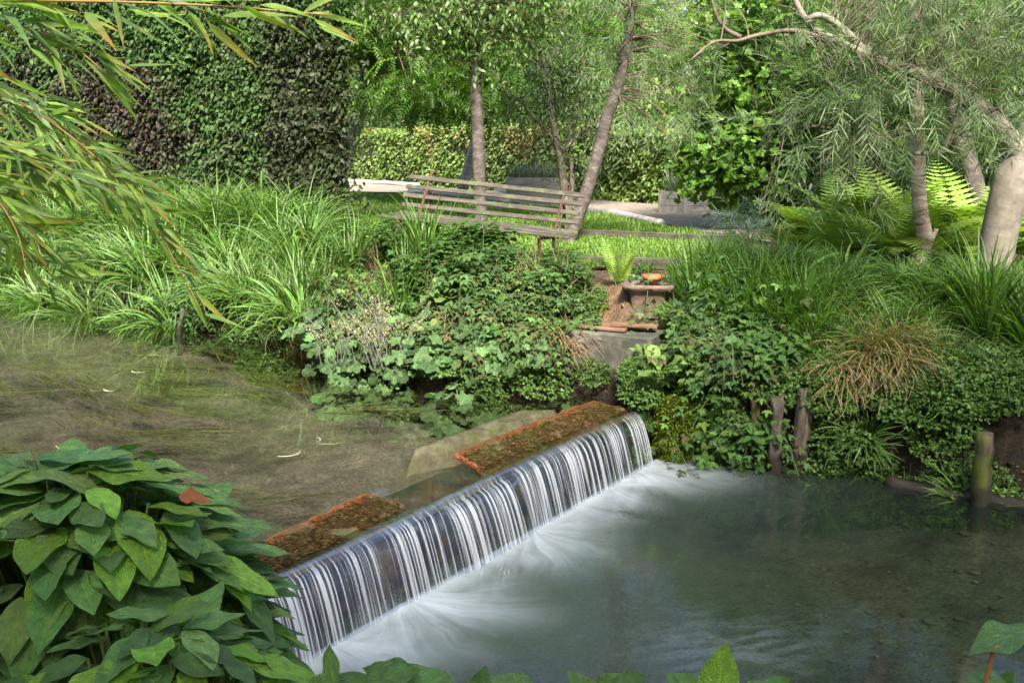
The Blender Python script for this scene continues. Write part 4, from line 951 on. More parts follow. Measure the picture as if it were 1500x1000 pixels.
# straight cherry trunk behind the bench
t = tree('cherry_tree', 'straight young tree with banded bark growing behind the bench', base=D(704, 333, 13.6))
tp = spline(pxpath([(705, 345), (702, 270), (700, 200), (697, 130), (694, 60), (696, -20), (694, -140), (690, -300)], 13.6), 40)
mb = MB(); tube(mb, tp, np.interp(np.linspace(0, 1, 40), [0, .08, .4, 1], [0.115, 0.092, 0.08, 0.05]), 12, rough=0.12, seed=3); mb.build('trunk', M_BARKB, t)
ctr = []; out = []
for (u, v, r, n) in ((650, 40, 0.65, 26), (735, 25, 0.8, 34), (600, -30, 0.9, 50), (700, -40, 1.2, 90), (800, -30, 0.9, 50), (690, 75, 0.35, 12), (720, 95, 0.3, 6), (700, -250, 2.2, 160)):
    c, o = ell(D(u, v, 13.6), (r, r * 0.9, r * 0.7), n); ctr.append(c); out.append(o)
ctr = np.concatenate(ctr); out = np.concatenate(out)
mb = MB(); leafy(mb, ctr, out, PAIR, 34, 0.16, 0.085, G_MID + [(0.13, 0.17, 0.06)], droop=0.5); mb.build('crown', M_GLOSS, t)
mb = MB(); twigs(mb, ctr[::2], tp[18:], 0.008); mb.build('branches', M_TWIG, t)
# pale leaning trunk with ash leaves, left of the bench
t = tree('ash_tree', 'pale leaning tree with bright feathery leaves, rising behind the end of the copper hedge', base=P(502, 262, ZB) * [1, 1, 1])
y_ = 20.0
tp = spline(pxpath([(492, 272), (510, 212), (530, 150), (548, 110), (566, 60), (600, -40), (640, -160)], y_), 30)
mb = MB(); tube(mb, tp, taper(0.2, 0.1, 30), 12, rough=0.12, seed=5)
mb.build('trunk', M_GREY, t)
limb2 = spline(pxpath([(500, 192), (520, 150), (533, 112), (548, 85), (566, 66), (588, 20)], y_ - 0.5), 20); mb = MB(); tube(mb, limb2, taper(0.1, 0.05, 20), 8, rough=0.2, seed=7); mb.build('limb', M_BARK, t)
limb3 = spline(pxpath([(545, 106), (578, 100), (620, 94), (655, 74), (700, 50)], y_ + 0.5), 20); mb = MB(); tube(mb, limb3, taper(0.08, 0.03, 20), 8, rough=0.2, seed=8); mb.build('limb', M_BARK, t)
ctr = []; out = []
for (u, v, r, n, dy) in ((560, 35, 1.0, 60, 0), (625, 120, 0.75, 34, -1), (600, 20, 1.0, 60, 0.5), (660, 140, 0.7, 30, -.5), (760, 120, 0.9, 40, -1), (840, 60, 1.0, 45, -1), (560, 130, 0.5, 14, 0), (740, 60, 0.9, 40, 0), (880, 20, 1.0, 40, -1), (600, -80, 2.2, 130, 0), (760, -60, 1.8, 110, 0), (520, 30, 0.6, 20, -.5), (690, 40, 1.2, 50, 1)):
    c, o = ell(D(u, v, y_ - 1 + dy), (r, r, r * 0.6), n); ctr.append(c); out.append(o)
ctr = np.concatenate(ctr); out = np.concatenate(out)
mb = MB(); leafy(mb, ctr, out, PIN, 9, 0.3, 0.36, G_ASH, droop=0.35, flat=1.2, flatz=0.35); mb.build('crown', M_LEAF, t)
mb = MB(); twigs(mb, ctr[::2], np.r_[tp[12:], limb2[8:], limb3[5:]], 0.014); mb.build('branches', M_TWIG, t)
# slim pale leaning pole trunk
t = tree('birch_tree', 'slim pale leaning trunk standing behind the straight tree', base=P(678, 279, ZB))
tp = spline(pxpath([(677, 281), (690, 232), (703, 185), (712, 140), (722, 60), (730, -40)], 21.5), 20); mb = MB(); tube(mb, tp, taper(0.12, 0.06, 20), 10, rough=0.1, seed=2); mb.build('trunk', M_GREY, t)
c, o = ell(D(740, -10, 21.5), (1.4, 1.2, 1.4), 70); mb = MB(); leafy(mb, c, o, PAIR, 24, 0.2, 0.11, G_MID, droop=0.5); mb.build('crown', M_LEAF, t)
# many-stemmed small tree
t = tree('apple_tree', 'small many stemmed tree with grey limbs behind the bench', base=P(829, 312, ZB)); y_ = 15.6
limbs = [([(829, 330), (827, 290), (822, 240), (812, 190), (806, 150), (800, 100)], 0.075), ([(822, 225), (840, 205), (862, 185), (884, 168), (910, 155)], 0.04), ([(824, 235), (838, 190), (846, 160), (850, 120)], 0.045), ([(832, 330), (836, 290), (838, 262), (836, 230)], 0.06), ([(820, 215), (800, 190), (780, 170), (765, 150)], 0.03)]
allp = []
for i, (px, r) in enumerate(limbs):
    p = spline(pxpath(px, y_), 16); allp.append(p); mb = MB(); tube(mb, p, taper(r, r * 0.5, 16), 9, rough=0.2, seed=i); mb.build('trunk' if i == 0 else 'limb', M_BARK, t)
ctr = []; out = []
for (u, v, r, n) in ((810, 115, 0.8, 44), (780, 160, 0.6, 30), (860, 140, 0.6, 30), (800, 70, 0.8, 40), (880, 180, 0.5, 20), (780, 205, 0.45, 16), (860, 215, 0.5, 18), (830, 250, 0.3, 7), (900, 215, 0.4, 12)):
    c, o = ell(D(u, v, y_), (r, r, r * 0.8), n, 0.2); ctr.append(c); out.append(o)
ctr = np.concatenate(ctr); out = np.concatenate(out)
mb = MB(); leafy(mb, ctr, out, [leaf(3, 1, 0.34, 'lance', 0.25, 0.5)], 24, 0.17, 0.085, [(0.09, 0.14, 0.05), (0.13, 0.18, 0.08), (0.06, 0.1, 0.03)], droop=0.35); mb.build('crown', M_SILVER, t)
mb = MB(); twigs(mb, ctr[::2], np.concatenate(allp), 0.007); mb.build('branches', M_TWIG, t)
# leaning dark trunk with narrow silver leaves
t = tree('silver_leaved_tree', 'dark leaning trunk with narrow silvery leaves beside the end of the bench', base=P(832, 362, ZB)); y_ = 11.6
tp = spline(pxpath([(826, 375), (838, 340), (858, 285), (876, 225), (890, 170), (904, 132), (920, 60), (930, -40)], y_), 30)
mb = MB(); tube(mb, tp, np.interp(np.linspace(0, 1, 30), [0, .1, .7, 1], [0.095, 0.078, 0.066, 0.04]), 12, rough=0.15, seed=6); mb.build('trunk', M_BARKB, t)
ctr = []; out = []
for (u, v, r, n) in ((930, 95, 0.5, 26), (990, 120, 0.5, 22), (905, 40, 0.55, 30), (960, 30, 0.6, 34), (1010, 60, 0.5, 26), (880, -30, 0.6, 30), (960, -60, 0.9, 60), (975, 185, 0.35, 10), (925, 165, 0.25, 7), (1000, 215, 0.2, 5)):
    c, o = ell(D(u, v, y_), (r, r, r * 0.8), max(2, int(n * 0.5)), 0.2); ctr.append(c); out.append(o)
ctr = np.concatenate(ctr); out = np.concatenate(out)
mb = MB(); sprays(mb, ctr, out, 0.28, G_SIL, per=3); mb.build('crown', M_SILVER, t)
mb = MB(); twigs(mb, ctr, tp[20:], 0.006); mb.build('branches', M_TWIG, t)
# big pale forked trunk at the right, narrow leaves hanging over the bank
t = tree('willow_tree', 'big pale forked trunk with narrow grey green leaves hanging over the right bank', base=P(1452, 437, ZG)); y_ = 7.8
trunk = spline(pxpath([(1448, 470), (1453, 415), (1461, 360), (1472, 305), (1486, 255), (1500, 215)], y_), 24)
mb = MB(); tube(mb, trunk, np.interp(np.linspace(0, 1, 24), [0, .2, .8, 1], [0.17, 0.128, 0.138, 0.125]), 20, rough=0.08, seed=9); mb.build('trunk', M_BARKP, t)
L1 = spline(pxpath([(1496, 240), (1478, 205), (1452, 175), (1425, 148), (1395, 132), (1345, 108), (1300, 95), (1262, 72), (1240, 48), (1205, 24), (1180, 28)], y_, -0.05), 36)
L2 = spline(pxpath([(1492, 240), (1512, 190), (1540, 130), (1560, 40), (1580, -100)], y_), 20)
L3 = spline(pxpath([(1275, 85), (1225, 60), (1190, 40), (1168, 8), (1150, -40)], y_ - 0.4), 20)
L4 = spline(pxpath([(1200, 55), (1160, 45), (1110, 52), (1080, 60), (1045, 62), (1010, 90)], y_ - 0.5, -0.05), 24)
L5 = spline(pxpath([(1405, 135), (1440, 118), (1470, 95), (1520, 70)], y_ + 0.1), 16)
L6 = spline(pxpath([(1415, 142), (1400, 180), (1385, 215), (1375, 224), (1340, 225)], y_ - 0.1), 16)
L7 = spline(pxpath([(1085, 55), (1060, 40), (1045, 10), (1040, -30)], y_ - 0.6), 12)
L8 = spline(pxpath([(1260, 210), (1230, 195), (1195, 185), (1150, 192)], y_ - 0.3), 12)
for L_, r0, r1 in ((L1, 0.078, 0.017), (L2, 0.12, 0.06), (L3, 0.032, 0.018), (L4, 0.02, 0.007), (L5, 0.04, 0.02), (L6, 0.035, 0.015), (L7, 0.018, 0.008), (L8, 0.016, 0.007)):
    mb = MB(); tube(mb, L_, np.interp(np.linspace(0, 1, len(L_)), [0, .22, .6, 1], [.105, .068, .042, r1]) if L_ is L1 else taper(r0, r1, len(L_)), 10, rough=0.15, seed=r0 * 100); mb.build('limb', M_BARKP if r0 > 0.03 else M_TWIG, t)
ctr = []; out = []
for (u, v, r, n, dy) in ((1090, 40, 0.4, 24, -0.4), (1050, 110, 0.3, 12, -0.6), (1180, 110, 0.4, 26, -0.5), (1250, 150, 0.42, 34, -0.6), (1320, 60, 0.5, 36, 0), (1330, 200, 0.35, 22, -0.4), (1230, 215, 0.35, 20, -0.5), (1160, 245, 0.28, 12, -0.6), (1250, 245, 0.3, 14, -0.7), (1400, 60, 0.5, 34, 0), (1460, 40, 0.5, 34, 0), (1440, 190, 0.28, 12, -0.5), (1490, 130, 0.3, 18, -0.4), (1290, 20, 0.5, 32, 0), (1150, -20, 0.6, 44, 0), (1400, -60, 1.0, 90, 0), (1130, 285, 0.18, 6, -0.5), (1375, 150, 0.3, 16, -0.6), (1290, 110, 0.4, 26, -0.8), (1490, 210, 0.2, 6, -0.6), (1120, 190, 0.25, 9, -0.6), (1200, 300, 0.15, 4, -.5)):
    c, o = ell(D(u, v, y_ + dy), (r, r, r * 0.75), max(2, int(n * (0.32 if u < 1210 else (0.85 if v < 120 else (0.5 if v < 195 else 0.25))))), 0.15); ctr.append(c); out.append(o)
ctr = np.concatenate(ctr); out = np.concatenate(out)
mb = MB(); sprays(mb, ctr, out, 0.26, G_SIL, per=3, sp=0.1); mb.build('crown', M_SILVER, t)
mb = MB(); twigs(mb, ctr, np.r_[L1[6:], L2[6:], L3, L4, L5, L6, L8], 0.0045, sag=0.05); mb.build('branches', M_TWIG, t)
# thin peeling trunk
t = tree('slender_tree', 'slender trunk with peeling tan and white bark, bowed at its foot, among the ferns', base=P(1330, 418, ZG)); y_ = 8.7
tp = spline(pxpath([(1322, 432), (1334, 405), (1350, 372), (1354, 345), (1347, 300), (1345, 240), (1344, 170), (1342, 100), (1338, 20), (1336, -80)], y_), 40)
mb = MB(); tube(mb, tp, np.interp(np.linspace(0, 1, 40), [0, .3, 1], [0.072, 0.066, 0.045]), 12, rough=0.14, seed=12); mb.build('trunk', M_BARKR, t)
mb = MB(); tube(mb, spline(pxpath([(1354, 372), (1364, 352), (1372, 335)], y_), 8), taper(0.03, 0.02, 8), 8, rough=0.2); mb.build('branch_stub', M_BARKR, t)
c, o = ell(D(1340, -40, y_), (0.9, 0.9, 0.5), 60, 0.2); mb = MB(); leafy(mb, c, o, PAIR, 24, 0.15, 0.07, G_MID); mb.build('crown', M_LEAF, t)
# dark trunk behind it
t = tree('dark_trunked_tree', 'dark leaning trunk in the shade between the slender trunk and the big forked one', base=P(1440, 372, ZG)); y_ = 10.5
tp = spline(pxpath([(1448, 385), (1438, 310), (1424, 260), (1408, 200), (1395, 130), (1385, 40), (1380, -60)], y_), 26)
mb = MB(); tube(mb, tp, taper(0.11, 0.07, 26), 12, rough=0.15, seed=15); mb.build('trunk', M_BARKB, t)
c, o = ell(D(1390, -60, y_), (1.6, 1.3, 0.9), 110, 0.2); c2, o2 = ell(D(1440, 100, y_ + .6), (1.0, 0.8, 0.9), 60, 0.2)
mb = MB(); leafy(mb, np.r_[c, c2], np.r_[o, o2], PAIR, 26, 0.17, 0.09, G_MID); mb.build('crown', M_LEAF, t)
# maple with lobed leaves, foliage to the ground
t = tree('maple_tree', 'bushy maple with bright lobed leaves, dark within, beside the end of the far hedge', base=(D(1150, 300, 13.4)[0], 13.4, ZG)); y_ = 13.4
ctr = []; out = []
for (u, v, r, n) in ((1090, 170, 0.75, 60), (1060, 230, 0.55, 34), (1120, 110, 0.75, 60), (1100, 260, 0.6, 34), (1170, 180, 0.85, 60), (1150, 60, 0.9, 60), (1080, 90, 0.6, 40), (1190, 270, 0.8, 44), (1230, 110, 0.9, 60), (1250, 220, 0.9, 50), (1180, -40, 1.4, 110)):
    c, o = ell(D(u, v, y_ + rng.uniform(-.2, .5)), (r, r, r * 0.75), n, 0.5); ctr.append(c); out.append(nrm(o + [0, -0.3, 0]))
ctr = np.concatenate(ctr); out = np.concatenate(out)
mb = MB(); leafy(mb, ctr, out, MAP, 20, 0.17, 0.125, [(0.085, 0.18, 0.022), (0.12, 0.22, 0.03), (0.06, 0.125, 0.02)], droop=0.5, outw=0.7)
mb.build('crown', M_LEAF, t)
tp = spline([np.array([t.location[0], 13.6, ZG - 0.1]), D(1155, 230, 13.7), D(1150, 120, 13.8), D(1160, -20, 13.8)], 20); mb = MB(); tube(mb, tp, taper(0.14, 0.06, 20), 10, rough=0.1); mb.build('trunk', M_BARK, t)
mb = MB(); twigs(mb, ctr[::3], tp[4:], 0.01); mb.build('branches', M_TWIG, t)
# dark evergreens behind the ferns
for (u, d_, w_, h_, n, lab) in ((1270, 13.0, 1.5, 1.9, 190, 'dark green laurel mass behind the ferns, left of the slender trunk'), (1420, 13.8, 1.6, 2.3, 200, 'dark green laurel mass behind the ferns, right of the slender trunk'), (1540, 12.6, 1.3, 1.8, 140, 'dark green laurel mass beyond the big forked trunk')):
    b = D(u, 320, d_); b[2] = ZG; t = tree('laurel', lab, 'shrub', 'dark laurels behind the ferns', b)
    c, o = ell(b + [0, 0, h_ * 0.5], (w_, 1.0, h_ * 0.62), n, 0.4); c[:, 2] = np.maximum(c[:, 2], ZG + 0.05)
    mb = MB(); leafy(mb, c, o, [leaf(4, 1, 0.36, 'ovate', 0.2, 0.3)], 34, 0.2, 0.12, [(0.03, 0.06, 0.016), (0.045, 0.085, 0.02), (0.02, 0.042, 0.014)], droop=0.3, outw=0.8); mb.build('crown', M_GLOSS, t)
    mb = MB(); twigs(mb, c[::4], b + np.c_[np.zeros(8), np.zeros(8), np.linspace(0, h_ * .6, 8)], 0.014); mb.build('stems', M_TWIG, t)
b = D(1098, 335, 9.6); b[2] = ZG; t = tree('grey_shrub', 'small blue grey narrow leaved shrub at the end of the gravel path', 'shrub', None, b)
c, o = ell(b + [0, 0, 0.28], (0.3, 0.25, 0.3), 40, 0.2); mb = MB(); sprays(mb, c, o, 0.2, [(0.1, 0.15, 0.11), (0.14, 0.19, 0.14), (0.06, 0.1, 0.06)], per=4, sp=0.06); mb.build('foliage', M_SILVER, t)
mb = MB(); twigs(mb, c[::2], b + np.c_[np.zeros(4), np.zeros(4), np.linspace(0, .2, 4)], 0.005); mb.build('stems', M_TWIG, t)

# woodland: first tree of each kind built whole, then copied
def wood_tree(kind, h, r, cols, T, size, per, ncl, lab, low):
    t = tree('woodland_tree', lab, 'tree', 'woodland trees behind the far hedge')
    tr = spline([(0, 0, -0.1), (0.1, 0, h * 0.3), (-0.1, 0.1, h * 0.6), (0, 0, h * 0.9)], 16); mb = MB(); tube(mb, tr, taper(0.24, 0.05, 16), 9, rough=0.15, seed=kind); mb.build('trunk', M_BARK, t, origin=(0, 0, 0))
    ctr = []; out = []
    for k in range(9):
        a = k * 2.4; zz = low * h + (1 - low) * h * (k + 0.5) / 9; rr = r * (1 - 0.35 * k / 9)
        c, o = ell((math.cos(a) * rr * 0.5, math.sin(a) * rr * 0.5, zz), (rr * 0.62, rr * 0.62, h * 0.1), ncl, 0.5); ctr.append(c); out.append(nrm(o + c * [0.2, 0.2, 0]))
    ctr = np.concatenate(ctr); out = np.concatenate(out)
    mb = MB(); leafy(mb, ctr, out, T, per, 0.3, size, cols, droop=0.4, jit=0.3); mb.build('crown', M_LEAF, t, origin=(0, 0, 0))
    mb = MB(); twigs(mb, ctr[::5], tr[3:], 0.022); mb.build('branches', M_TWIG, t, origin=(0, 0, 0)); return t
WT = [wood_tree(1, 9.5, 3.2, [(0.14, 0.235, 0.04), (0.19, 0.28, 0.055), (0.095, 0.17, 0.03)], PAIR, 0.16, 26, 44, 'x', 0.08),
      wood_tree(2, 8.0, 2.8, [(0.07, 0.125, 0.03), (0.095, 0.155, 0.04), (0.05, 0.09, 0.025)], PAIR, 0.15, 26, 44, 'x', 0.06),
      wood_tree(3, 10.5, 3.0, [(0.18, 0.27, 0.055), (0.24, 0.31, 0.085), (0.13, 0.21, 0.045)], [PIN[0]], 0.42, 7, 44, 'x', 0.14)]
LW_ = ['bright green woodland tree with dense leaves beyond the far hedge', 'dark green woodland tree with dense leaves beyond the far hedge', 'pale green feathery woodland tree beyond the far hedge']
KW = [Kind([w]) for w in WT]
for i, (u, d_, k, s) in enumerate(((470, 44, 0, 1), (560, 40, 1, 1), (650, 46, 2, 1.05), (610, 52, 0, 1.1), (735, 42, 1, .9), (800, 36, 0, .9), (860, 44, 2, 1), (930, 32, 1, .9), (985, 38, 0, 1), (1050, 30, 2, .8), (1110, 34, 1, 1), (1190, 26, 0, .75), (1260, 30, 2, .9), (1330, 24, 1, .8), (1400, 28, 0, .85), (1480, 22, 1, .75), (1570, 26, 2, .8), (1650, 20, 0, .7), (380, 36, 2, 1), (250, 32, 0, 1), (120, 30, 1, 1), (0, 28, 0, .9), (-140, 26, 2, .9), (690, 60, 0, 1.5), (520, 62, 1, 1.5), (880, 58, 1, 1.5), (1050, 54, 0, 1.4), (1220, 46, 1, 1.3), (1400, 42, 2, 1.2))):
    p = D(u, 250, d_); KW[k].put((p[0], p[1], ZG), rng.uniform(0, 6.28), s, LW_[k], 'woodland trees behind the far hedge: ' + ('bright', 'dark', 'feathery')[k])
for i, (x_, y_, k, s) in enumerate(((-9.0, -0.5, 1, 1.15), (-12.5, 2.5, 0, 1.1), (-5.6, -3.0, 0, 1.2), (-1.2, -5.4, 1, 1.35), (-7.2, 4.9, 1, 0.9), (-11.0, 7.2, 0, 0.95), (3.2, -4.6, 0, 1.2), (6.5, -3.2, 1, 1.25), (-7.0, -7.0, 2, 1.3), (1.0, -8.0, 1, 1.4), (9.5, -5.0, 0, 1.2))):  # unseen trees added behind the camera so their crowns shade the foreground
    KW[k].put((x_, y_, 0.4), rng.uniform(0, 6.28), s, LW_[k].replace('beyond the far hedge', 'added unseen on the near bank to shade the stream'), 'added shade trees on the near bank: ' + ('bright', 'dark', 'feathery')[k])
# understorey
def bush(lab, cols, size, seed):
    t = tree('woodland_bush', lab, 'shrub', 'bushes under the woodland'); c, o = ell((0, 0, 0.8), (1.3, 1.1, 1.1), 150, 0.4); c[:, 2] = np.maximum(c[:, 2], 0.03)
    mb = MB(); leafy(mb, c, o, PAIR, 26, 0.2, size, cols, jit=0.25); mb.build('crown', M_LEAF, t, origin=(0, 0, 0)); mb = MB(); twigs(mb, c[::5], np.c_[np.zeros(8), np.zeros(8), np.linspace(0, 1, 8)], 0.012); mb.build('stems', M_TWIG, t, origin=(0, 0, 0)); return t
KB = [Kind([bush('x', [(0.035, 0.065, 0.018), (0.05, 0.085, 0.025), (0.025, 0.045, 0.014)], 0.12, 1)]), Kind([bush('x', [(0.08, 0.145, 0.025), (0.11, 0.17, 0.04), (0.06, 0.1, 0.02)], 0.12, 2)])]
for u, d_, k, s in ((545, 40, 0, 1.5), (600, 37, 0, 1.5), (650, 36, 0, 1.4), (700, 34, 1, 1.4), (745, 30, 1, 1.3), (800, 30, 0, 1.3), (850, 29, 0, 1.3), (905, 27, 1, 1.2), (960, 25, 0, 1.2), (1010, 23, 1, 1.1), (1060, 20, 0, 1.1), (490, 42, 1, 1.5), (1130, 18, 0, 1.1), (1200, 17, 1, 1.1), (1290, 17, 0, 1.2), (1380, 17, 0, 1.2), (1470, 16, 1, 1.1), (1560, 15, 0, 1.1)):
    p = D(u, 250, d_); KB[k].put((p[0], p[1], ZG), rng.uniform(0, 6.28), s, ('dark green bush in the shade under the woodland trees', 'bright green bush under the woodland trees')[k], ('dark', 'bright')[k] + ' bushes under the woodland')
# ------------------------------------------------------------------ bank plants
def sedge(n, L, w, cols, tip=None, upright=0.0, spread=0.09, bend=(0.9, 2.2)):
    mb = MB(); a = rng.uniform(0, 6.28, n); r = np.sqrt(rng.uniform(0, 1, n)) * spread
    blades(mb, np.c_[np.cos(a) * r, np.sin(a) * r, np.zeros(n) - 0.02], a + rng.normal(0, 0.5, n), rng.uniform(0.95, 1.5, n) + upright, L * rng.uniform(0.55, 1.15, n), rng.uniform(*bend, n), w * rng.uniform(0.6, 1.2, n), 8, pal(cols, n, 0.25), tip, kink=0.25)
    return mb
G_SEDGE = [(0.07, 0.145, 0.025), (0.1, 0.185, 0.032), (0.14, 0.215, 0.065), (0.05, 0.11, 0.022)]
def mk_sedge(*a, **k):
    return tag(sedge(*a, **k).build('sedge_clump', M_BLADE, origin=(0, 0, 0)), 'x', 'sedge')
SEDGE = Kind([mk_sedge(105, 0.85, 0.009, G_SEDGE), mk_sedge(95, 0.75, 0.008, G_SEDGE), mk_sedge(120, 0.8, 0.0065, G_SEDGE)])
UP = Kind([mk_sedge(70, 0.75, 0.0075, [(0.075, 0.155, 0.022), (0.1, 0.19, 0.03), (0.055, 0.115, 0.02)], upright=0.12, bend=(0.3, 1.5), spread=0.07) for _ in range(2)])
def visible_ok(p, h=0.3):
    """keep the stone block, trough and lime fern clear of taller plants in front"""
    u, v = proj(p + np.array([0, 0, h])); u0, v0 = proj(p)
    if 805 < u0 < 985 and v < 545 and p[1] < 7.85: return False
    if 905 < u0 < 985 and v < 425 and p[1] < 8.1 and v0 > 400: return False
    return True
for (u0, u1, d0, d1, n, lab, grp, sc) in (
        (-40, 120, 0.02, 1.6, 18, 'arching sedge clump at the far upstream end of the left bank', 'sedges at the far upstream bank', (0.9, 1.2)),
        (120, 330, 0.02, 2.3, 28, 'arching sedge clump on the bank below the copper hedge', 'sedges below the copper hedge', (0.9, 1.25)),
        (330, 470, 0.12, 2.2, 16, 'arching sedge clump between the pale stakes and the copper hedge', 'sedges behind the pale stakes', (0.9, 1.2)),
        (1000, 1180, 0.5, 1.5, 24, 'arching sedge clump on the right bank behind the rotting piles', 'sedges behind the rotting piles', (0.45, 0.7)),
        (1150, 1400, 0.3, 1.5, 30, 'arching sedge clump on the right bank between the tan grass and the ferns', 'sedges behind the tan grass', (0.45, 0.68)),
        (1360, 1620, 0.2, 1.4, 28, 'arching sedge clump at the foot of the big forked trunk', 'sedges round the forked trunk', (0.38, 0.58))):
    for p in bank_pts(int(n * 1.7), u0, u1, d0, d1):
        if not visible_ok(p, 0.5): continue
        SEDGE.put(tuple(p), rng.uniform(0, 6.28), rng.uniform(*sc), lab, grp, (rng.normal(0, 0.08) + (0.4 if df_(p[0], p[1]) < 0.45 else 0.05), rng.normal(0, 0.08)))
for (u0, u1, d0, d1, n, lab, grp) in ((380, 475, 0.25, 0.8, 7, 'upright bright green iris like clump left of the dry seed heads', 'upright clumps by the dry seed heads'), (1000, 1110, 0.8, 1.5, 7, 'upright bright green clump at the back of the right bank beside the lawn', 'upright clumps by the lawn end'), (1400, 1540, 0.5, 1.0, 6, 'upright bright green clump above the mossy stump post', 'upright clumps above the stump post'), (1010, 1190, 0.35, 0.9, 12, 'upright clump of broad strap leaves on the right bank above the mossy stone', 'strap leaved clumps above the mossy stone'), (500, 640, 0.5, 1.2, 5, 'upright clump of strap leaves among the leafy plants right of the seed heads', 'strap leaved clumps right of the seed heads'), (230, 380, 1.2, 2.0, 5, 'upright bright green clump under the foot of the copper hedge', 'upright clumps under the copper hedge')):
    for p in bank_pts(n, u0, u1, d0, d1):
        if u0 in (1010, 500) and not visible_ok(p, .3): continue
        UP.put(tuple(p), rng.uniform(0, 6.28), rng.uniform(0.75, 1.1) * (0.68 if u0 == 1000 else 1), lab, grp, (rng.normal(0, .06), rng.normal(0, .06)))
# a low carpet of grass and leaves covering the soil between the clumps
def carpet(u0, u1, d0, d1, n, lab, h=0.16):
    p = bank_pts(n, u0, u1, d0, d1); mb = MB(); N_ = len(p); p[:, 2] -= 0.01
    blades(mb, p, rng.uniform(0, 6.28, N_), rng.uniform(0.5, 1.5, N_), h * rng.uniform(0.5, 1.6, N_), rng.uniform(0.3, 2, N_), 0.0045, 4, pal(G_SEDGE, N_), three=False)
    tag(mb.build('ground_cover', M_BLADE, origin=p.mean(0)), lab, 'ground cover', kind='stuff')
carpet(-60, 480, 0.02, 3.6, 26000, 'low grass covering the soil under the left bank sedges', 0.22)
carpet(980, 1700, 0.4, 3.2, 20000, 'low grass covering the soil under the right bank sedges', 0.15)

OV = leaf(7, 2, 0.55, 'ovate', 0.18, 0.45, wave=0.15, serr=0.12); OV2 = leaf(7, 2, 0.45, 'lance', 0.2, 0.6, wave=0.1, serr=0.12)
SP = [leaf(9, 2, 0.5, 'spat', 0.2, 0.5, wave=0.25, seed=k) for k in range(3)]
HOP = [palm(5, 31, 0.4, 0.35, 0.07), palm(3, 25, 0.35, 0.3, 0.07), palm(5, 31, 0.45, 0.15, 0.07)]
TRI = merge([place(OV, frame(np.array([x, y, z]), np.array([0, 0, 1.0])), s, [0, 0.02, 0]) for x, y, z, s in ((0, 1, -0.1), (-0.9, 0.4, -0.15), (0.9, 0.4, -0.15))][:3] if False else [place(OV, frame(np.array([0, 1.0, -0.15]), np.array([0, 0.1, 1.0])), 0.75, [0, 0.3, 0]), place(OV, frame(np.array([-0.9, 0.35, -0.15]), np.array([0, 0, 1.0])), 0.65, [0, 0.25, 0]), place(OV, frame(np.array([0.9, 0.35, -0.15]), np.array([0, 0, 1.0])), 0.65, [0, 0.25, 0])])
def herb(name, cat, fol, stem, m=None):
    t = thing(name, (0, 0, 0), 'x', cat); fol.build('foliage', m or M_BROAD, t, origin=(0, 0, 0))
    if stem.v: stem.build('stems', M_STEM, t, origin=(0, 0, 0))
    return t
def mk_nettle(cols, h=0.5, ls=0.115, ns=8):
    f = MB(); st = MB()
    for k in range(ns):
        a = rng.uniform(0, 6.28); hh = h * rng.uniform(0.7, 1.15); ln = rng.uniform(0.1, 0.5); b = np.array([rng.normal(0, .05), rng.normal(0, .05), -0.03])
        p = spline([b, b + [math.cos(a) * ln * hh * .3, math.sin(a) * ln * hh * .3, hh * .5], b + [math.cos(a) * ln * hh, math.sin(a) * ln * hh, hh]], 14); tube(st, p, taper(0.005, 0.002, 14), 5, cap=False)
        for i in range(3, 14):
            for s in (0, math.pi):
                az = i * 1.57 + s + rng.normal(0, .2); sz = ls * (0.6 + 0.7 * math.sin(math.pi * (i - 1) / 14)) * rng.uniform(0.8, 1.2)
                d = np.array([[math.cos(az), math.sin(az), 0.25 - 0.3 * rng.uniform()]]); f.inst(OV, frame(d, np.array([[0, 0, 1.0]]) + rng.normal(0, .2, (1, 3))), np.array([sz]), p[i:i + 1] + d * sz * 0.15, pal(cols, 1))
    return herb('nettle', 'plant', f, st)
def mk_bramble(cols, n=6, L=0.75, ls=0.125):
    f = MB(); st = MB()
    for k in range(n):
        a = k * 6.28 / n + rng.normal(0, .4); l = L * rng.uniform(.6, 1.15); e = np.array([math.cos(a), math.sin(a), 0])
        p = spline([[0, 0, -0.03], e * l * .25 + [0, 0, l * .5], e * l * .6 + [0, 0, l * .55], e * l + [0, 0, l * .22]], 16); tube(st, p, taper(0.005, 0.002, 16), 5, cap=False)
        for i in range(2, 16):
            az = a + (1 if i % 2 else -1) * rng.uniform(0.5, 1.6); d = np.array([[math.cos(az), math.sin(az), rng.uniform(-0.1, 0.5)]]); pl = rng.uniform(0.03, 0.08); c = p[i:i + 1] + d * pl
            tube(st, [p[i], c[0]], 0.0016, 4, cap=False)
            f.inst(TRI, frame(d + [[0, 0, -0.4]], np.array([[0, 0, 1.0]]) + rng.normal(0, .3, (1, 3))), np.array([ls * rng.uniform(.7, 1.25)]), c, pal(cols, 1))
    return herb('bramble', 'plant', f, st)
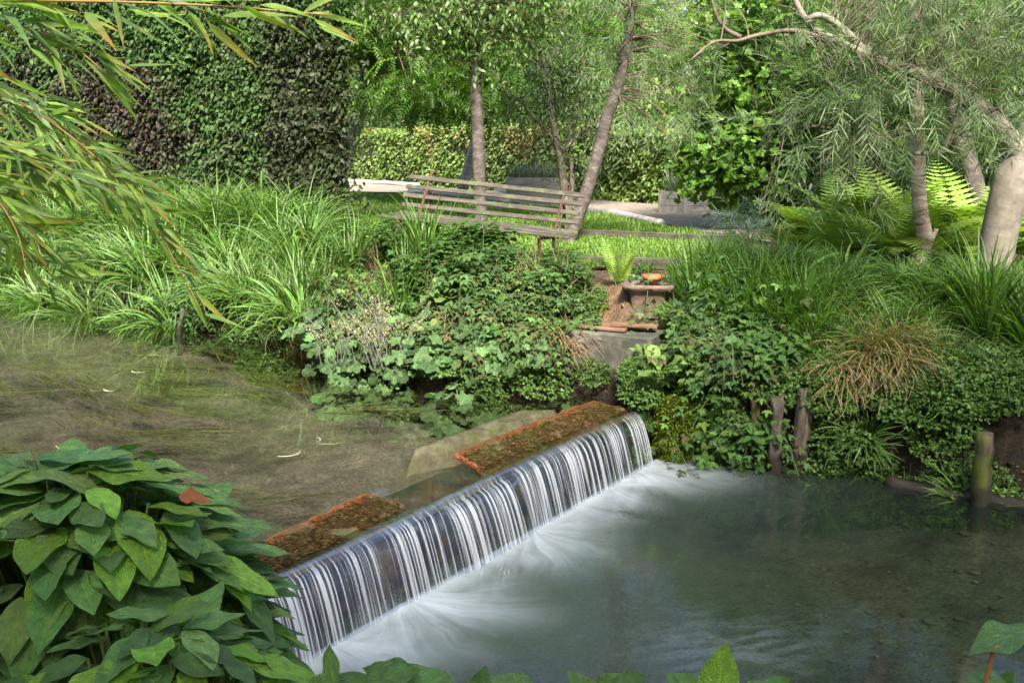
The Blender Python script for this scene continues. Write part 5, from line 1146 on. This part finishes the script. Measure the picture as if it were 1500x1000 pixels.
def mk_hop(cols, n=26, R_=0.3, ls=0.155):
    f = MB(); st = MB()
    for k in range(n):
        a = rng.uniform(0, 6.28); r = R_ * math.sqrt(rng.uniform(0.02, 1)); z = 0.12 + 0.26 * (1 - (r / R_)**2) * rng.uniform(.5, 1.2); c = np.array([math.cos(a) * r, math.sin(a) * r, z])
        tube(st, spline([[0, 0, -0.02], c * [.4, .4, .8], c], 6), 0.0025, 4, cap=False)
        d = np.array([[math.cos(a) + rng.normal(0, .4), math.sin(a) + rng.normal(0, .4), -0.35]]); f.inst(HOP[k % 3], frame(d, np.array([[math.cos(a) * .4, math.sin(a) * .4, 1.0]]) + rng.normal(0, .25, (1, 3))), np.array([ls * rng.uniform(.65, 1.3)]), c[None], pal(cols, 1))
    return herb('lobed_leaf_plant', 'plant', f, st)
def mk_dock(cols, n=12, ls=0.19):
    f = MB(); st = MB()
    for k in range(n):
        a = k * 2.4 + rng.normal(0, .3); e_ = rng.uniform(0.3, 1.15); d = np.array([[math.cos(a) * math.cos(e_), math.sin(a) * math.cos(e_), math.sin(e_)]])
        f.inst(SP[k % 3], frame(d, np.array([[-math.cos(a) * .6, -math.sin(a) * .6, 1.0]])), np.array([ls * rng.uniform(.7, 1.25)]), d * 0.05 * rng.uniform(0, 1.5) + [[0, 0, rng.uniform(0, .08)]], pal(cols, 1))
    return herb('primrose_plant', 'plant', f, st)
def mk_fine(cols, n=420, R_=0.26, ls=0.026):
    f = MB(); a = rng.uniform(0, 6.28, n); r = R_ * np.sqrt(rng.uniform(0, 1, n)); z = 0.22 * (1 - (r / R_)**2) * rng.uniform(.2, 1.1, n) + 0.01
    c = np.c_[np.cos(a) * r, np.sin(a) * r, z]; o = np.c_[np.cos(a), np.sin(a), 0 * a + .3]
    leafy(f, c, o, [palm(3, 13, 0.45, 0.2, 0.0)], 3, 0.012, ls, cols); st = MB()
    for q in c[::8]: tube(st, spline([[0, 0, -0.02], q * [.5, .5, .9], q], 4), 0.0012, 3, cap=False)
    return herb('ground_ivy', 'plant', f, st, M_LEAF)
GN = [(0.06, 0.13, 0.03), (0.08, 0.16, 0.035), (0.045, 0.1, 0.025)]; GB = [(0.065, 0.13, 0.045), (0.095, 0.165, 0.06), (0.045, 0.1, 0.03), (0.1, 0.18, 0.04)]; GH = [(0.075, 0.14, 0.05), (0.1, 0.17, 0.065), (0.055, 0.11, 0.035)]; GD = [(0.13, 0.21, 0.055), (0.16, 0.25, 0.07), (0.1, 0.17, 0.04)]; GF = [(0.06, 0.115, 0.025), (0.08, 0.15, 0.03)]
K_N = Kind([mk_nettle(GN) for _ in range(3)]); K_B = Kind([mk_bramble(g_, ls=l_) for g_, l_ in ((GB, .125), ([(0.04, 0.09, 0.025), (0.055, 0.115, 0.03), (0.12, 0.1, 0.04)], .1), ([(0.11, 0.2, 0.04), (0.14, 0.23, 0.055), (0.08, 0.15, 0.035)], .11), (GB, .09))]); K_H = Kind([mk_hop(GH) for _ in range(2)]); K_D = Kind([mk_dock(GD) for _ in range(2)]); K_F = Kind([mk_fine(GF) for _ in range(2)])
def scatter(K, n, u0, u1, d0, d1, sc, lab, grp, h=0.3, lean=0.0):
    for p in bank_pts(int(n * 1.6), u0, u1, d0, d1):
        if not visible_ok(p, h): continue
        K.put(tuple(p), rng.uniform(0, 6.28), rng.uniform(*sc), lab, grp, (lean + rng.normal(0, .1), rng.normal(0, .1)))
scatter(K_N, 16, 480, 700, 0.75, 1.7, (0.58, 0.85), 'leafy nettle like plant on the bank in front of the bench', 'nettles in front of the bench', .5)
scatter(K_N, 9, 640, 800, 0.6, 1.3, (0.5, 0.72), 'low leafy nettle like plant on the bank below the leaning trunk', 'nettles below the leaning trunk', .4)
scatter(K_N, 12, 150, 440, 1.0, 2.6, (0.7, 1.0), 'leafy nettle like plant among the sedges below the copper hedge', 'nettles below the copper hedge', .5)
scatter(K_B, 8, 500, 700, 0.15, 1.0, (0.55, 0.8), 'bramble like plant with three part leaves on the bank right of the dry seed heads', 'brambles by the dry seed heads', .4, .15)
scatter(K_B, 10, 690, 845, 0.12, 0.75, (0.45, 0.75), 'bramble like plant with three part leaves on the bank left of the concrete block', 'brambles left of the block', .3, .15)
scatter(K_B, 14, 965, 1110, 0.1, 0.9, (0.55, 0.85), 'bramble like plant with three part leaves on the bank right of the mossy stone', 'brambles right of the mossy stone', .4, .15)
scatter(K_N, 9, 985, 1110, 0.15, 0.7, (0.5, 0.75), 'leafy plant hanging over the bank between the mossy stone and the piles', 'leafy plants by the mossy stone', .4, .35)
scatter(K_H, 9, 470, 690, 0.02, 0.5, (0.6, 1.0), 'plant with grey green lobed leaves at the water edge below the seed heads', 'lobed plants below the seed heads', .3, .3)
scatter(K_H, 8, 640, 850, 0.0, 0.5, (0.6, 1.0), 'plant with grey green lobed leaves overhanging the water beside the sunken sill', 'lobed plants beside the sill', .3, .35)
scatter(K_H, 6, 960, 1090, 0.2, 0.7, (0.6, 1.0), 'plant with grey green lobed leaves above the mossy stone', 'lobed plants above the mossy stone', .3, .3)
scatter(K_F, 16, 540, 930, -0.02, 0.4, (0.6, 1.0), 'fine leaved creeping plant trailing to the water beside the weir', 'creeping plants beside the weir', .15, .3)
scatter(K_F, 16, 1370, 1500, -0.05, 0.45, (0.8, 1.2), 'fine leaved creeping plant round the mossy stump post', 'creeping plants round the stump post', .15, .35)
scatter(K_F, 10, 200, 440, -0.02, 0.3, (0.7, 1.1), 'fine leaved creeping plant at the water edge by the stakes', 'creeping plants by the stakes', .15, .25)
scatter(K_F, 10, 1050, 1380, 0.0, 0.35, (0.6, 1.0), 'fine leaved creeping plant behind the rotting piles', 'creeping plants behind the piles', .15, .3)
scatter(K_B, 5, 180, 330, 0.05, 0.5, (0.5, 0.75), 'dark leafy plant hanging to the water left of the leaning stakes', 'dark leafy plants left of the stakes', .3, .4)
scatter(K_N, 12, 720, 870, 0.9, 1.7, (0.4, 0.6), 'low leafy plant on the wood chips in front of the right end of the bench', 'low plants on the wood chips', .3)
scatter(K_B, 8, 700, 840, 0.6, 1.3, (0.4, 0.6), 'small bramble like plant on the wood chips above the concrete block', 'small brambles on the wood chips', .3)
scatter(K_B, 10, 560, 720, 1.1, 1.8, (0.4, 0.58), 'bramble like plant half hiding the seat of the bench', 'brambles under the bench', .4)
scatter(K_F, 12, 1000, 1180, -0.04, 0.3, (0.7, 1.1), 'fine leaved creeping plant hanging beside the mossy stone and thin pile', 'creeping plants by the thin pile', .15, .5)
scatter(K_F, 12, 1180, 1400, -0.04, 0.3, (0.8, 1.2), 'fine leaved creeping plant hanging to the pool under the tan grass', 'creeping plants under the tan grass', .15, .5)
scatter(K_N, 8, 1020, 1130, 0.0, 0.35, (0.5, 0.75), 'leafy plant spilling down the bank in front of the thin dark pile', 'leafy plants over the thin pile', .4, .7)
scatter(K_H, 6, 470, 600, -0.02, 0.3, (0.7, 1.0), 'plant with grey green lobed leaves drooping under the seed heads', 'lobed plants drooping under the seed heads', .3, .5)
scatter(K_D, 5, 520, 700, 0.2, 0.8, (0.7, 1.1), 'lime green rosette of quilted leaves among the brambles in mid bank', 'lime rosettes in mid bank', .2, .4)
scatter(K_N, 12, 560, 730, 1.45, 1.95, (0.75, 0.95), 'leafy nettle like plant close against the front legs of the bench', 'nettles against the bench legs', .4)
scatter(K_H, 5, 850, 935, -0.03, 0.12, (0.4, 0.6), 'small plant with grey green lobed leaves at the far end of the weir', 'small lobed plants at the weir end', -0.05, .4)
for p in bank_pts(9, 1170, 1430, 0.02, 0.3): SEDGE.put(tuple(p), rng.uniform(0, 6.28), rng.uniform(0.4, 0.6), 'short sedge clump hanging over the pool bank under the tan grass', 'sedges hanging over the pool', (0.75, rng.normal(0, .1)))
scatter(K_F, 12, 1180, 1430, -0.05, 0.15, (0.7, 1.0), 'fine leaved creeping plant low on the pool bank right of the piles', 'creeping plants low on the pool bank', .05, .6)
scatter(K_F, 12, 850, 965, -0.02, 0.28, (0.4, 0.7), 'fine leaved creeping plant under the face of the concrete block', 'creeping plants under the block', 0.02, .4)
scatter(K_F, 14, 720, 960, 0.7, 1.6, (0.4, 0.8), 'low creeping plant among the wood chips near the brown trough', 'creeping plants on the wood chips', 0.02)
scatter(K_B, 7, 740, 850, 0.25, 0.7, (0.4, 0.6), 'small bramble like plant leaning against the left side of the concrete block', 'small brambles against the block', 0.1, .2)
lp = bank_pts(900, 620, 970, 0.2, 1.9); lt = MB(); nl_ = len(lp); lt.inst(PAIR[0], frame(nrm(rng.normal(0, 1, (nl_, 3)) * [1, 1, .25]), np.array([0, 0, 1.0]) + rng.normal(0, .35, (nl_, 3))), rng.uniform(.02, .06, nl_), lp + [0, 0, .012], pal([(0.3, 0.16, 0.08), (0.2, 0.11, 0.06), (0.38, 0.26, 0.15), (0.13, 0.08, 0.05)], nl_))
tag(lt.build('leaf_litter', M_DRY, origin=lp.mean(0)), 'orange brown fallen leaves and chips on the soil round the trough', 'leaf litter', kind='stuff')
for (u, v, d_, s, lab) in ((965, 560, 7.15, 1.0, 'pale green rosette of quilted leaves right of the concrete block'), (945, 530, 7.35, 0.7, 'small pale green rosette against the face of the concrete block'), (1010, 545, 7.2, 0.8, 'pale green rosette of quilted leaves above the mossy stone'), (1080, 640, 6.95, 0.6, 'small pale rosette low down beside the thin dark pile'), (630, 500, 7.9, 0.75, 'bright lime rosette of toothed leaves in the middle of the bank'), (1130, 490, 7.4, 0.6, 'pale green rosette half hidden in the sedge')):
    p = D(u, v, d_); K_D.put(tuple(p), rng.uniform(0, 6.28), s, lab, 'pale rosettes on the bank', (0.35, 0))
# dry seed heads
t = thing('seed_head_plant', tuple(D(535, 505, 7.78)), 'dry tan plant gone to seed, leaning over the water', 'plant'); O = np.array(t.location); mb = MB(); f = MB()
for k in range(34):
    a = rng.uniform(0, 6.28); l = rng.uniform(0.3, 0.62); q = O + [rng.normal(0, .16), rng.normal(0, .07), -0.15]; e = np.array([math.cos(a) * .35, math.sin(a) * .2 - 0.12, 1.0]) * l
    p = spline([q, q + e * .6, q + e + [math.cos(a) * .08, -.04, -.02]], 10); tube(mb, p, 0.0022, 4, cap=False)
    n = 80; tt = rng.uniform(0.4, 1, n); c = p[(tt * 9).astype(int)] + rng.normal(0, .026, (n, 3)); 
    f.inst(PAIR[0], frame(nrm(rng.normal(0, 1, (n, 3))), np.tile([0, 0, 1.0], (n, 1)) + rng.normal(0, .5, (n, 3))), rng.uniform(.008, .02, n), c, pal([(0.3, 0.26, 0.17), (0.38, 0.33, 0.23), (0.22, 0.2, 0.1), (0.16, 0.18, 0.07)], n))
mb.build('stems', M_DRY, t); f.build('seed_heads', M_DRY, t)
DEAD = []
for p in bank_pts(16, 500, 900, 0.05, 1.0):
    DEAD.append(p)
# dry brown tufts and the tan grass
def tuft(px, d_, n, L, cols, tip, lab, lean=-1.3, w=0.0028, sp=0.07, name='dry_grass_tuft', el=(0.3, 1.3), bend=(1.2, 2.6)):
    O = D(*px, d_); mb = MB(); az = rng.normal(lean, 0.95, n)
    blades(mb, O + rng.normal(0, 1, (n, 3)) * [sp, sp * .6, sp * .5], az, rng.uniform(*el, n), L * rng.uniform(.5, 1.2, n), rng.uniform(*bend, n), w * rng.uniform(.6, 1.3, n), 8, pal(cols, n, 0.2), tip, kink=.25)
    return tag(mb.build(name, M_DRY if name == 'dry_grass_tuft' else M_BLADE, origin=O), lab, 'grass tuft')
tuft((822, 512), 7.75, 150, 0.42, [(0.2, 0.11, 0.06), (0.28, 0.17, 0.09), (0.14, 0.08, 0.05), (0.12, 0.13, 0.04)], (0.3, 0.2, 0.12), 'dry red brown grass tuft hanging left of the concrete block')
tuft((600, 535), 7.95, 90, 0.3, [(0.16, 0.1, 0.07), (0.24, 0.17, 0.12)], (0.2, 0.14, 0.1), 'dead brown roots and stalks hanging to the water below the lime rosette', bend=(1.5, 2.6))
for p in DEAD:
    n_ = 26; mb = MB(); blades(mb, p + rng.normal(0, .06, (n_, 3)) * [1, 1, .3], rng.uniform(0, 6.28, n_), rng.uniform(.6, 1.5, n_), rng.uniform(.2, .6, n_), rng.uniform(.1, 1.2, n_), rng.uniform(.0015, .0035, n_), 7, pal([(0.2, 0.13, 0.08), (0.28, 0.2, 0.13), (0.13, 0.08, 0.05)], n_), kink=.3)
    tag(mb.build('dead_stalks', M_DRY, origin=p), 'dead brown stalks standing among the leafy bank plants', 'dead stalks', 'dead stalks among the bank plants')
t_cols = [(0.16, 0.19, 0.05), (0.22, 0.2, 0.08), (0.3, 0.22, 0.12), (0.1, 0.16, 0.035), (0.13, 0.19, 0.045), (0.24, 0.14, 0.07)]
tuft((1285, 545), 7.0, 950, 0.5, t_cols, (0.4, 0.28, 0.16), 'big tan and green grass tuft spilling over the pool bank', w=0.0034, sp=0.12, name='tan_grass', el=(0.4, 1.5), bend=(0.8, 2.6))
tuft((1225, 560), 6.95, 260, 0.4, t_cols, (0.4, 0.26, 0.15), 'smaller tan grass tuft between the thickest pile and the big tan tuft', w=0.0032, sp=0.07, name='tan_grass', el=(0.2, 1.4))
# ferns
def frond(mb, base, az, el, L, bend, cols, npin=26, w=0.2):
    t = np.linspace(0, 1, npin + 1); e = el - bend * t**1.3; h = np.cumsum(np.cos(e)) * L / npin; z = np.cumsum(np.sin(e)) * L / npin
    c = np.stack([base[0] + h * math.cos(az), base[1] + h * math.sin(az), base[2] + z], -1); T = nrm(np.gradient(c, axis=0)); s = np.array([-math.sin(az), math.cos(az), 0]); up = np.cross(T, s) * -1
    tube(mb, c[::3], taper(0.004, 0.0015, len(c[::3])), 4, (0.16, 0.18, 0.05), cap=False)
    k = np.arange(2, npin + 1); ln = L * w * np.sin(np.pi * np.clip(t[k] * 0.93 + 0.05, 0, 1)**0.75)**0.9 + 0.004; cc = pal(cols, 1)[0]
    for sg in (-1, 1):
        d = nrm(s * sg + T[k] * 0.45 - np.array([0, 0, .2])); mb.inst(PINNA, frame(d, up[k]), np.c_[ln * 0.95, ln, ln], c[k], np.clip(cc * rng.uniform(.85, 1.15, (len(k), 1)), 0, 1))
def mk_pinna():
    Ts = []; m_ = 7
    for i in range(m_):
        t = 0.06 + 0.88 * i / m_; l = 0.17 * (1 - t)**0.6 + 0.02
        for s in (-1, 1): Ts.append(place(leaf(2, 1, 0.85, 'elliptic', 0.1, 0.2), frame(np.array([s, 0.35, 0]), np.array([0, 0, 1.0])), l, [0, t, -0.12 * t * t]))
    return merge(Ts)
PINNA = leaf(10, 1, 0.24, 'narrow', 0.1, 0.3, serr=0.4)
def fern(name, O, n, L, cols, lab, el=(0.75, 1.3), bend=(0.8, 1.7), w=0.2, npin=26):
    mb = MB()
    for k in range(n): frond(mb, np.asarray(O) + rng.normal(0, .03, 3) * [1, 1, 0], k * 6.283 / n + rng.normal(0, .25), rng.uniform(*el), L * rng.uniform(.7, 1.15), rng.uniform(*bend), cols, npin, w)
    return tag(mb.build(name, M_LEAF, origin=O), lab, 'fern')
CF = [(0.13, 0.215, 0.032), (0.17, 0.25, 0.042), (0.1, 0.18, 0.028), (0.2, 0.24, 0.055)]
for (u, v, d_, L, n, lab) in ((1195, 345, 10.2, 0.75, 13, 'lime shuttlecock fern at the left end of the fern bed, with a rusty patch'), (1262, 340, 9.8, 1.0, 15, 'tall lime shuttlecock fern left of the slender trunk'), (1310, 350, 10.4, 0.95, 13, 'lime shuttlecock fern directly behind the slender trunk'), (1285, 385, 9.2, 0.7, 12, 'low lime fern in front of the fern bed, left of the slender trunk foot'), (1400, 350, 9.9, 0.95, 14, 'lime shuttlecock fern between the slender and the forked trunk'), (1395, 385, 9.1, 0.6, 11, 'low lime fern right of the slender trunk foot'), (1500, 330, 9.6, 0.85, 13, 'lime fern at the right edge behind the forked trunk'), (1225, 390, 9.0, 0.6, 10, 'low lime fern at the front left of the fern bed'), (1180, 380, 9.3, 0.55, 10, 'small lime fern beside the blue grey shrub'), (1340, 385, 9.1, 0.7, 12, 'low lime fern just left of the slender trunk foot, behind the sedges'), (1430, 370, 9.4, 0.75, 12, 'lime fern against the left side of the forked trunk')):
    p = D(u, v, d_); p[2] = ZG + 0.03; fern('shuttlecock_fern', p, n + 6, L * 1.2, CF, lab, w=0.24, npin=19)
p = D(908, 425, 8.4); p[2] = ground_at(p[0], p[1]) - 0.02; fern('hard_fern', p, 13, 0.42, [(0.2, 0.32, 0.05), (0.24, 0.36, 0.06)], 'small lime green fern standing beside the brown trough', el=(1.0, 1.5), bend=(0.1, 0.7), w=0.13, npin=22)
p = D(880, 435, 8.2); p[2] = ground_at(p[0], p[1]) - 0.02; fern('hard_fern', p, 10, 0.22, [(0.2, 0.3, 0.05)], 'low lime fern on the wood chips left of the trough', el=(0.5, 1.2), w=0.14, npin=18)
# lone tall stems in front of the bench
for (px, lab, h) in (((705, 345), 'lone tall leafy stem rising in front of the bench', .5), ((815, 372), 'lone tall leafy stem in front of the right end of the bench', .55), ((620, 350), 'wiry leafy stem in front of the left end of the bench', .5), ((945, 440), 'bare wiry stem rising beside the brown trough', .75)):
    O = D(*px, 8.75 if px[0] < 900 else 7.9); O[2] -= 0.2; t = thing('tall_stem', tuple(O), lab, 'plant'); p = spline([O, O + [0.02, 0, h * .5], O + [rng.normal(0, .06), 0, h]], 14); mb = MB(); tube(mb, p, taper(.0045, .002, 14), 5); mb.build('stem', M_STEM, t)
    f = MB(); kk = np.arange(3, 14); az = kk * 2.4; d = np.c_[np.cos(az), np.sin(az), 0.35 + 0 * az]; f.inst(OV2, frame(d, np.tile([0, 0, 1.0], (11, 1))), rng.uniform(.05, .12, 11) * (0.5 if px[0] > 900 else 1), p[kk], pal(GN, 11)); f.build('foliage', M_BROAD, t)

# ------------------------------------------------------------------ foreground: broad leaved clump and bamboo
CL = [leaf(16, 4, w_, 'comf', f_, d_, wave=wv, seed=k) for k, (w_, f_, d_, wv) in enumerate(((0.46, 0.16, 0.2, 0.12), (0.5, 0.10, 0.35, 0.16), (0.44, 0.22, 0.1, 0.14), (0.48, 0.14, 0.4, 0.1), (0.46, 0.1, 0.05, 0.18)))]
GC = [(0.125, 0.24, 0.07), (0.16, 0.285, 0.08), (0.1, 0.2, 0.065)]; GCL = [(0.17, 0.32, 0.04), (0.2, 0.36, 0.05)]
def comfrey(O, ctr, rad, n, ls, lab, lo=-0.55, front=None, lime=0.13):
    t = thing('comfrey_clump', tuple(O), lab, 'plant'); f = MB(); st = MB()
    k = np.arange(n); zz = 1 - (k + 0.5) / n * (1 - lo); az = k * 2.39996 + rng.normal(0, .25, n)
    d = np.c_[np.cos(az) * np.sqrt(1 - zz**2), np.sin(az) * np.sqrt(1 - zz**2), zz]; d = nrm(d + rng.normal(0, .12, (n, 3))); o2 = nrm(np.c_[d[:, :2], np.zeros(n)] + rng.normal(0, .15, (n, 3)))
    sc = rng.uniform(.78, 1.0, n)
    tip_el = 0.12 - 0.6 * (1 - np.maximum(d[:, 2], 0)) + rng.normal(0, .18, n)
    ax = nrm(np.c_[o2[:, :2], np.tan(np.clip(tip_el, -1.25, 0.4))]); nn = nrm(np.c_[d[:, :2] * 0.9, np.full(n, 0.95)] + rng.normal(0, .14, (n, 3)))
    s = ls * rng.uniform(.6, 1.22, n); pos = np.asarray(ctr) + d * sc[:, None] * np.asarray(rad) - ax * s[:, None] * 0.45
    lim = (rng.uniform(0, 1, n) < lime)[:, None]; c = np.where(lim, pal(GCL, n), pal(GC, n)); w = rng.integers(0, len(CL), n)
    for q in range(len(CL)):
        m = w == q
        if m.any(): f.inst(CL[q], frame(ax[m], nn[m]), s[m], pos[m], c[m])
    for i in range(n):
        b = np.asarray(O) + np.array([d[i, 0] * .12, d[i, 1] * .12, 0]); tube(st, spline([b, b * .4 + pos[i] * .6 - [0, 0, .03], pos[i]], 6), 0.0045, 5, cap=False)
    f.build('foliage', M_COMF, t); st.build('stems', M_STEM, t); return t
def gz(p): return np.array([p[0], p[1], ground_at(p[0], p[1]) - 0.02])
c0 = D(120, 896, 2.75); comfrey(gz(c0), c0, (0.53, 0.5, 0.50), 520, 0.238, 'big mound of broad dark green leaves at the lower left')
c1 = D(290, 960, 2.9); comfrey(gz(c1), c1, (0.27, 0.3, 0.40), 190, 0.21, 'broad leaved clump beside the near end of the fall')
c2 = D(225, 1020, 2.25); comfrey(gz(c2), c2, (0.34, 0.25, 0.22), 130, 0.18, 'lighter broad leaved clump in front of the big mound', lime=0.25)
c3 = D(-60, 1000, 2.35); comfrey(gz(c3), c3, (0.22, 0.25, 0.22), 40, 0.2, 'broad leaved clump cut by the lower left corner', lime=0.1)
UL = [leaf(16, 4, 0.56, 'comf', 0.15, -0.15, wave=0.3), leaf(16, 4, 0.5, 'comf', 0.2, 0.2, wave=0.25)]
def upleaves(px_list, d_, lab, cols, name='comfrey_clump', nn=(-0.45, 0.9)):
    b = gz(D(px_list[0][0], 1100, d_)); t = thing(name, tuple(b), lab, 'plant'); f = MB(); st = MB()
    for (u0, v0, u1, v1, face, lime) in px_list:
        a = D(u0, v0, d_); e = D(u1, v1, d_ + face); s = np.linalg.norm(e - a); d = (e - a)[None]
        f.inst(UL[int(rng.integers(0, 2))], frame(d, np.array([[0.2 * rng.normal(), nn[0], nn[1]]])), np.array([s * 1.0]), a[None], pal(GCL if lime else cols, 1, .08)); tube(st, spline([b, (b + a) / 2 - [0, 0, .03], a], 6), 0.0035, 5, cap=False)
    f.build('foliage', M_COMF, t); st.build('stems', M_STEM, t)
GU = [(0.12, 0.24, 0.075), (0.15, 0.28, 0.09)]
upleaves([(497, 1040, 476, 946, .02, 0), (430, 1040, 540, 985, .0, 0), (520, 1010, 610, 975, -.04, 0)], 2.1, 'upright broad leaf and neighbours at the bottom edge, below the near end of the fall', GU)
upleaves([(560, 1010, 662, 988, -.05, 0), (620, 1000, 530, 972, .04, 0), (690, 1040, 712, 975, .02, 0), (800, 1030, 715, 985, .02, 0)], 2.1, 'broad leaves seen edge on along the bottom edge below the foam', GU)
upleaves([(880, 1040, 832, 980, .02, 0), (860, 1030, 950, 992, -.02, 0), (930, 1040, 890, 984, .04, 0)], 2.0, 'small broad leaves at the bottom edge left of the lime leaf', GU)
upleaves([(1042, 1075, 1062, 942, .04, 1), (1040, 1030, 970, 988, .02, 0), (1080, 1040, 1160, 996, 0, 0)], 1.95, 'single upright lime green leaf at the bottom edge', GU)
upleaves([(1520, 918, 1420, 948, -.06, 0), (1510, 1010, 1415, 985, -.05, 0), (1440, 1040, 1490, 985, 0, 0)], 2.0, 'toothed leaf hanging in at the lower right edge', GU, nn=(-0.12, 1.0))
mb = MB(); p = np.array([D(u, v, 1.95) for u, v in ((1425, 1200), (1440, 1020), (1447, 985), (1455, 952), (1462, 946))]); tube(mb, spline(p, 14), taper(0.006, 0.0045, 14), 7, rough=.2)
tag(mb.build('red_twig', M_REDSTEM, origin=gz(p[0])), 'bare red brown twig at the lower right edge', 'twig')
# fallen red leaf on the mound
p = D(262, 727, 2.5); f = MB(); f.inst(leaf(9, 3, .62, 'ovate', .35, .4, wave=.3, serr=.15), frame(np.array([[0.95, 0.1, -.1]]), np.array([[0.1, -.5, .9]])), np.array([.085]), p[None], np.array([[0.3, 0.1, 0.045]])); tag(f.build('fallen_leaf', M_DRY, origin=p), 'fallen red brown leaf lying on the dark leaf mound', 'leaf')
# bamboo hanging in from the upper left
BL = [leaf(9, 2, w_, 'narrow', .2, d_) for w_, d_ in ((.12, .3), (.135, .5), (.11, .15))]
def bamboo(O, branches, lab):
    t = thing('bamboo', tuple(O), lab, 'bamboo'); f = MB()
    for (px, d0, d1, r, n, sz, sp) in branches:
        n = int(n * 1.55); sz = sz * 0.84
        p = spline(np.array([D(u, v, d0 + (d1 - d0) * i / (len(px) - 1)) for i, (u, v) in enumerate(px)]), 30); mb = MB(); tube(mb, p, taper(r, r * .3, 30), 7); mb.build('culm', M_CULM, t)
        tt = rng.beta(1, 1.5, n) if px[-1][1] > 200 else rng.uniform(.02, 1, n); i_ = np.clip((tt * 29).astype(int), 0, 28); c = p[i_]; T = nrm(p[i_ + 1] - p[i_])
        d = nrm(T * rng.uniform(.1, .7, (n, 1)) + rng.normal(0, .38, (n, 3)) + [.55, 0, -.32]); st = c + d * rng.uniform(0, sp, (n, 1)) + rng.normal(0, sp * .35, (n, 3))
        for q in range(0, n, 3): tube(mb_ := MB(), [c[q], st[q]], .0009, 3, (.25, .17, .09), cap=False); f.v += mb_.v; f.c += mb_.c; f.u += mb_.u; [f.f.append((a + f.n, m)) for a, m in mb_.f]; f.n += mb_.n
        s = sz * rng.uniform(.6, 1.25, n); base = pal([(0.19, 0.33, 0.05), (0.26, 0.4, 0.07), (0.14, 0.25, 0.045), (0.11, 0.2, 0.07)], n, .15); yel = pal([(0.42, 0.25, 0.04), (0.4, 0.2, 0.06), (0.35, 0.3, 0.06)], n)
        ym = rng.uniform(0, 1, n); ty = np.where(ym < .14, 1.0, np.where(ym < .3, .55, 0.12)); w = rng.integers(0, 3, n)
        for q in range(3):
            m = w == q; tl_ = BL[q][2][:, 1]; fy = np.clip(ty[m, None] * (tl_[None]**1.4 * 1.1) + rng.normal(0, .03, (m.sum(), len(tl_))), 0, 1)[..., None]
            f.inst(BL[q], frame(d[m], nrm(np.array([0.1, -.6, .7]) + rng.normal(0, .5, (m.sum(), 3)))), s[m], st[m], base[m][:, None] * (1 - fy) + yel[m][:, None] * fy)
    f.build('foliage', M_LEAF, t); return t
bamboo(np.array([-3.1, 2.6, ground_at(-3.1, 2.6)]), [
    ([(-420, 200), (-200, 30), (-40, 2), (120, 2), (300, 8), (480, 22)], 2.5, 2.5, .006, 60, .17, .05),
    ([(-400, 260), (-160, 60), (0, 40), (90, 60), (160, 110)], 2.6, 2.5, .004, 60, .15, .06),
    ([(-380, 300), (-150, 120), (-20, 130), (90, 190), (170, 260), (200, 300)], 2.7, 2.6, .004, 95, .15, .06),
    ([(-360, 340), (-150, 190), (-10, 205), (110, 240), (210, 310), (260, 390), (295, 455)], 2.8, 2.7, .0035, 100, .14, .05),
    ([(-300, 340), (-100, 230), (20, 245), (130, 270), (230, 290)], 2.9, 2.8, .0035, 80, .14, .05),
    ([(-300, 360), (-120, 250), (-30, 270), (20, 330), (40, 400)], 2.5, 2.4, .0035, 55, .16, .05),
    ([(-260, 330), (-90, 335), (0, 350), (60, 390), (100, 425)], 2.7, 2.6, .003, 50, .15, .05),
    ([(-260, 230), (-90, 200), (10, 215), (90, 255), (150, 300)], 2.6, 2.5, .003, 60, .15, .05),
    ([(-300, 300), (-140, 160), (-40, 120), (40, 150), (110, 210), (150, 270)], 3.0, 2.9, .0035, 85, .15, .06)],
    'arching bamboo with yellow tipped leaves hanging in from the upper left')
# unseen trees added to shade the stream stand among the woodland copies
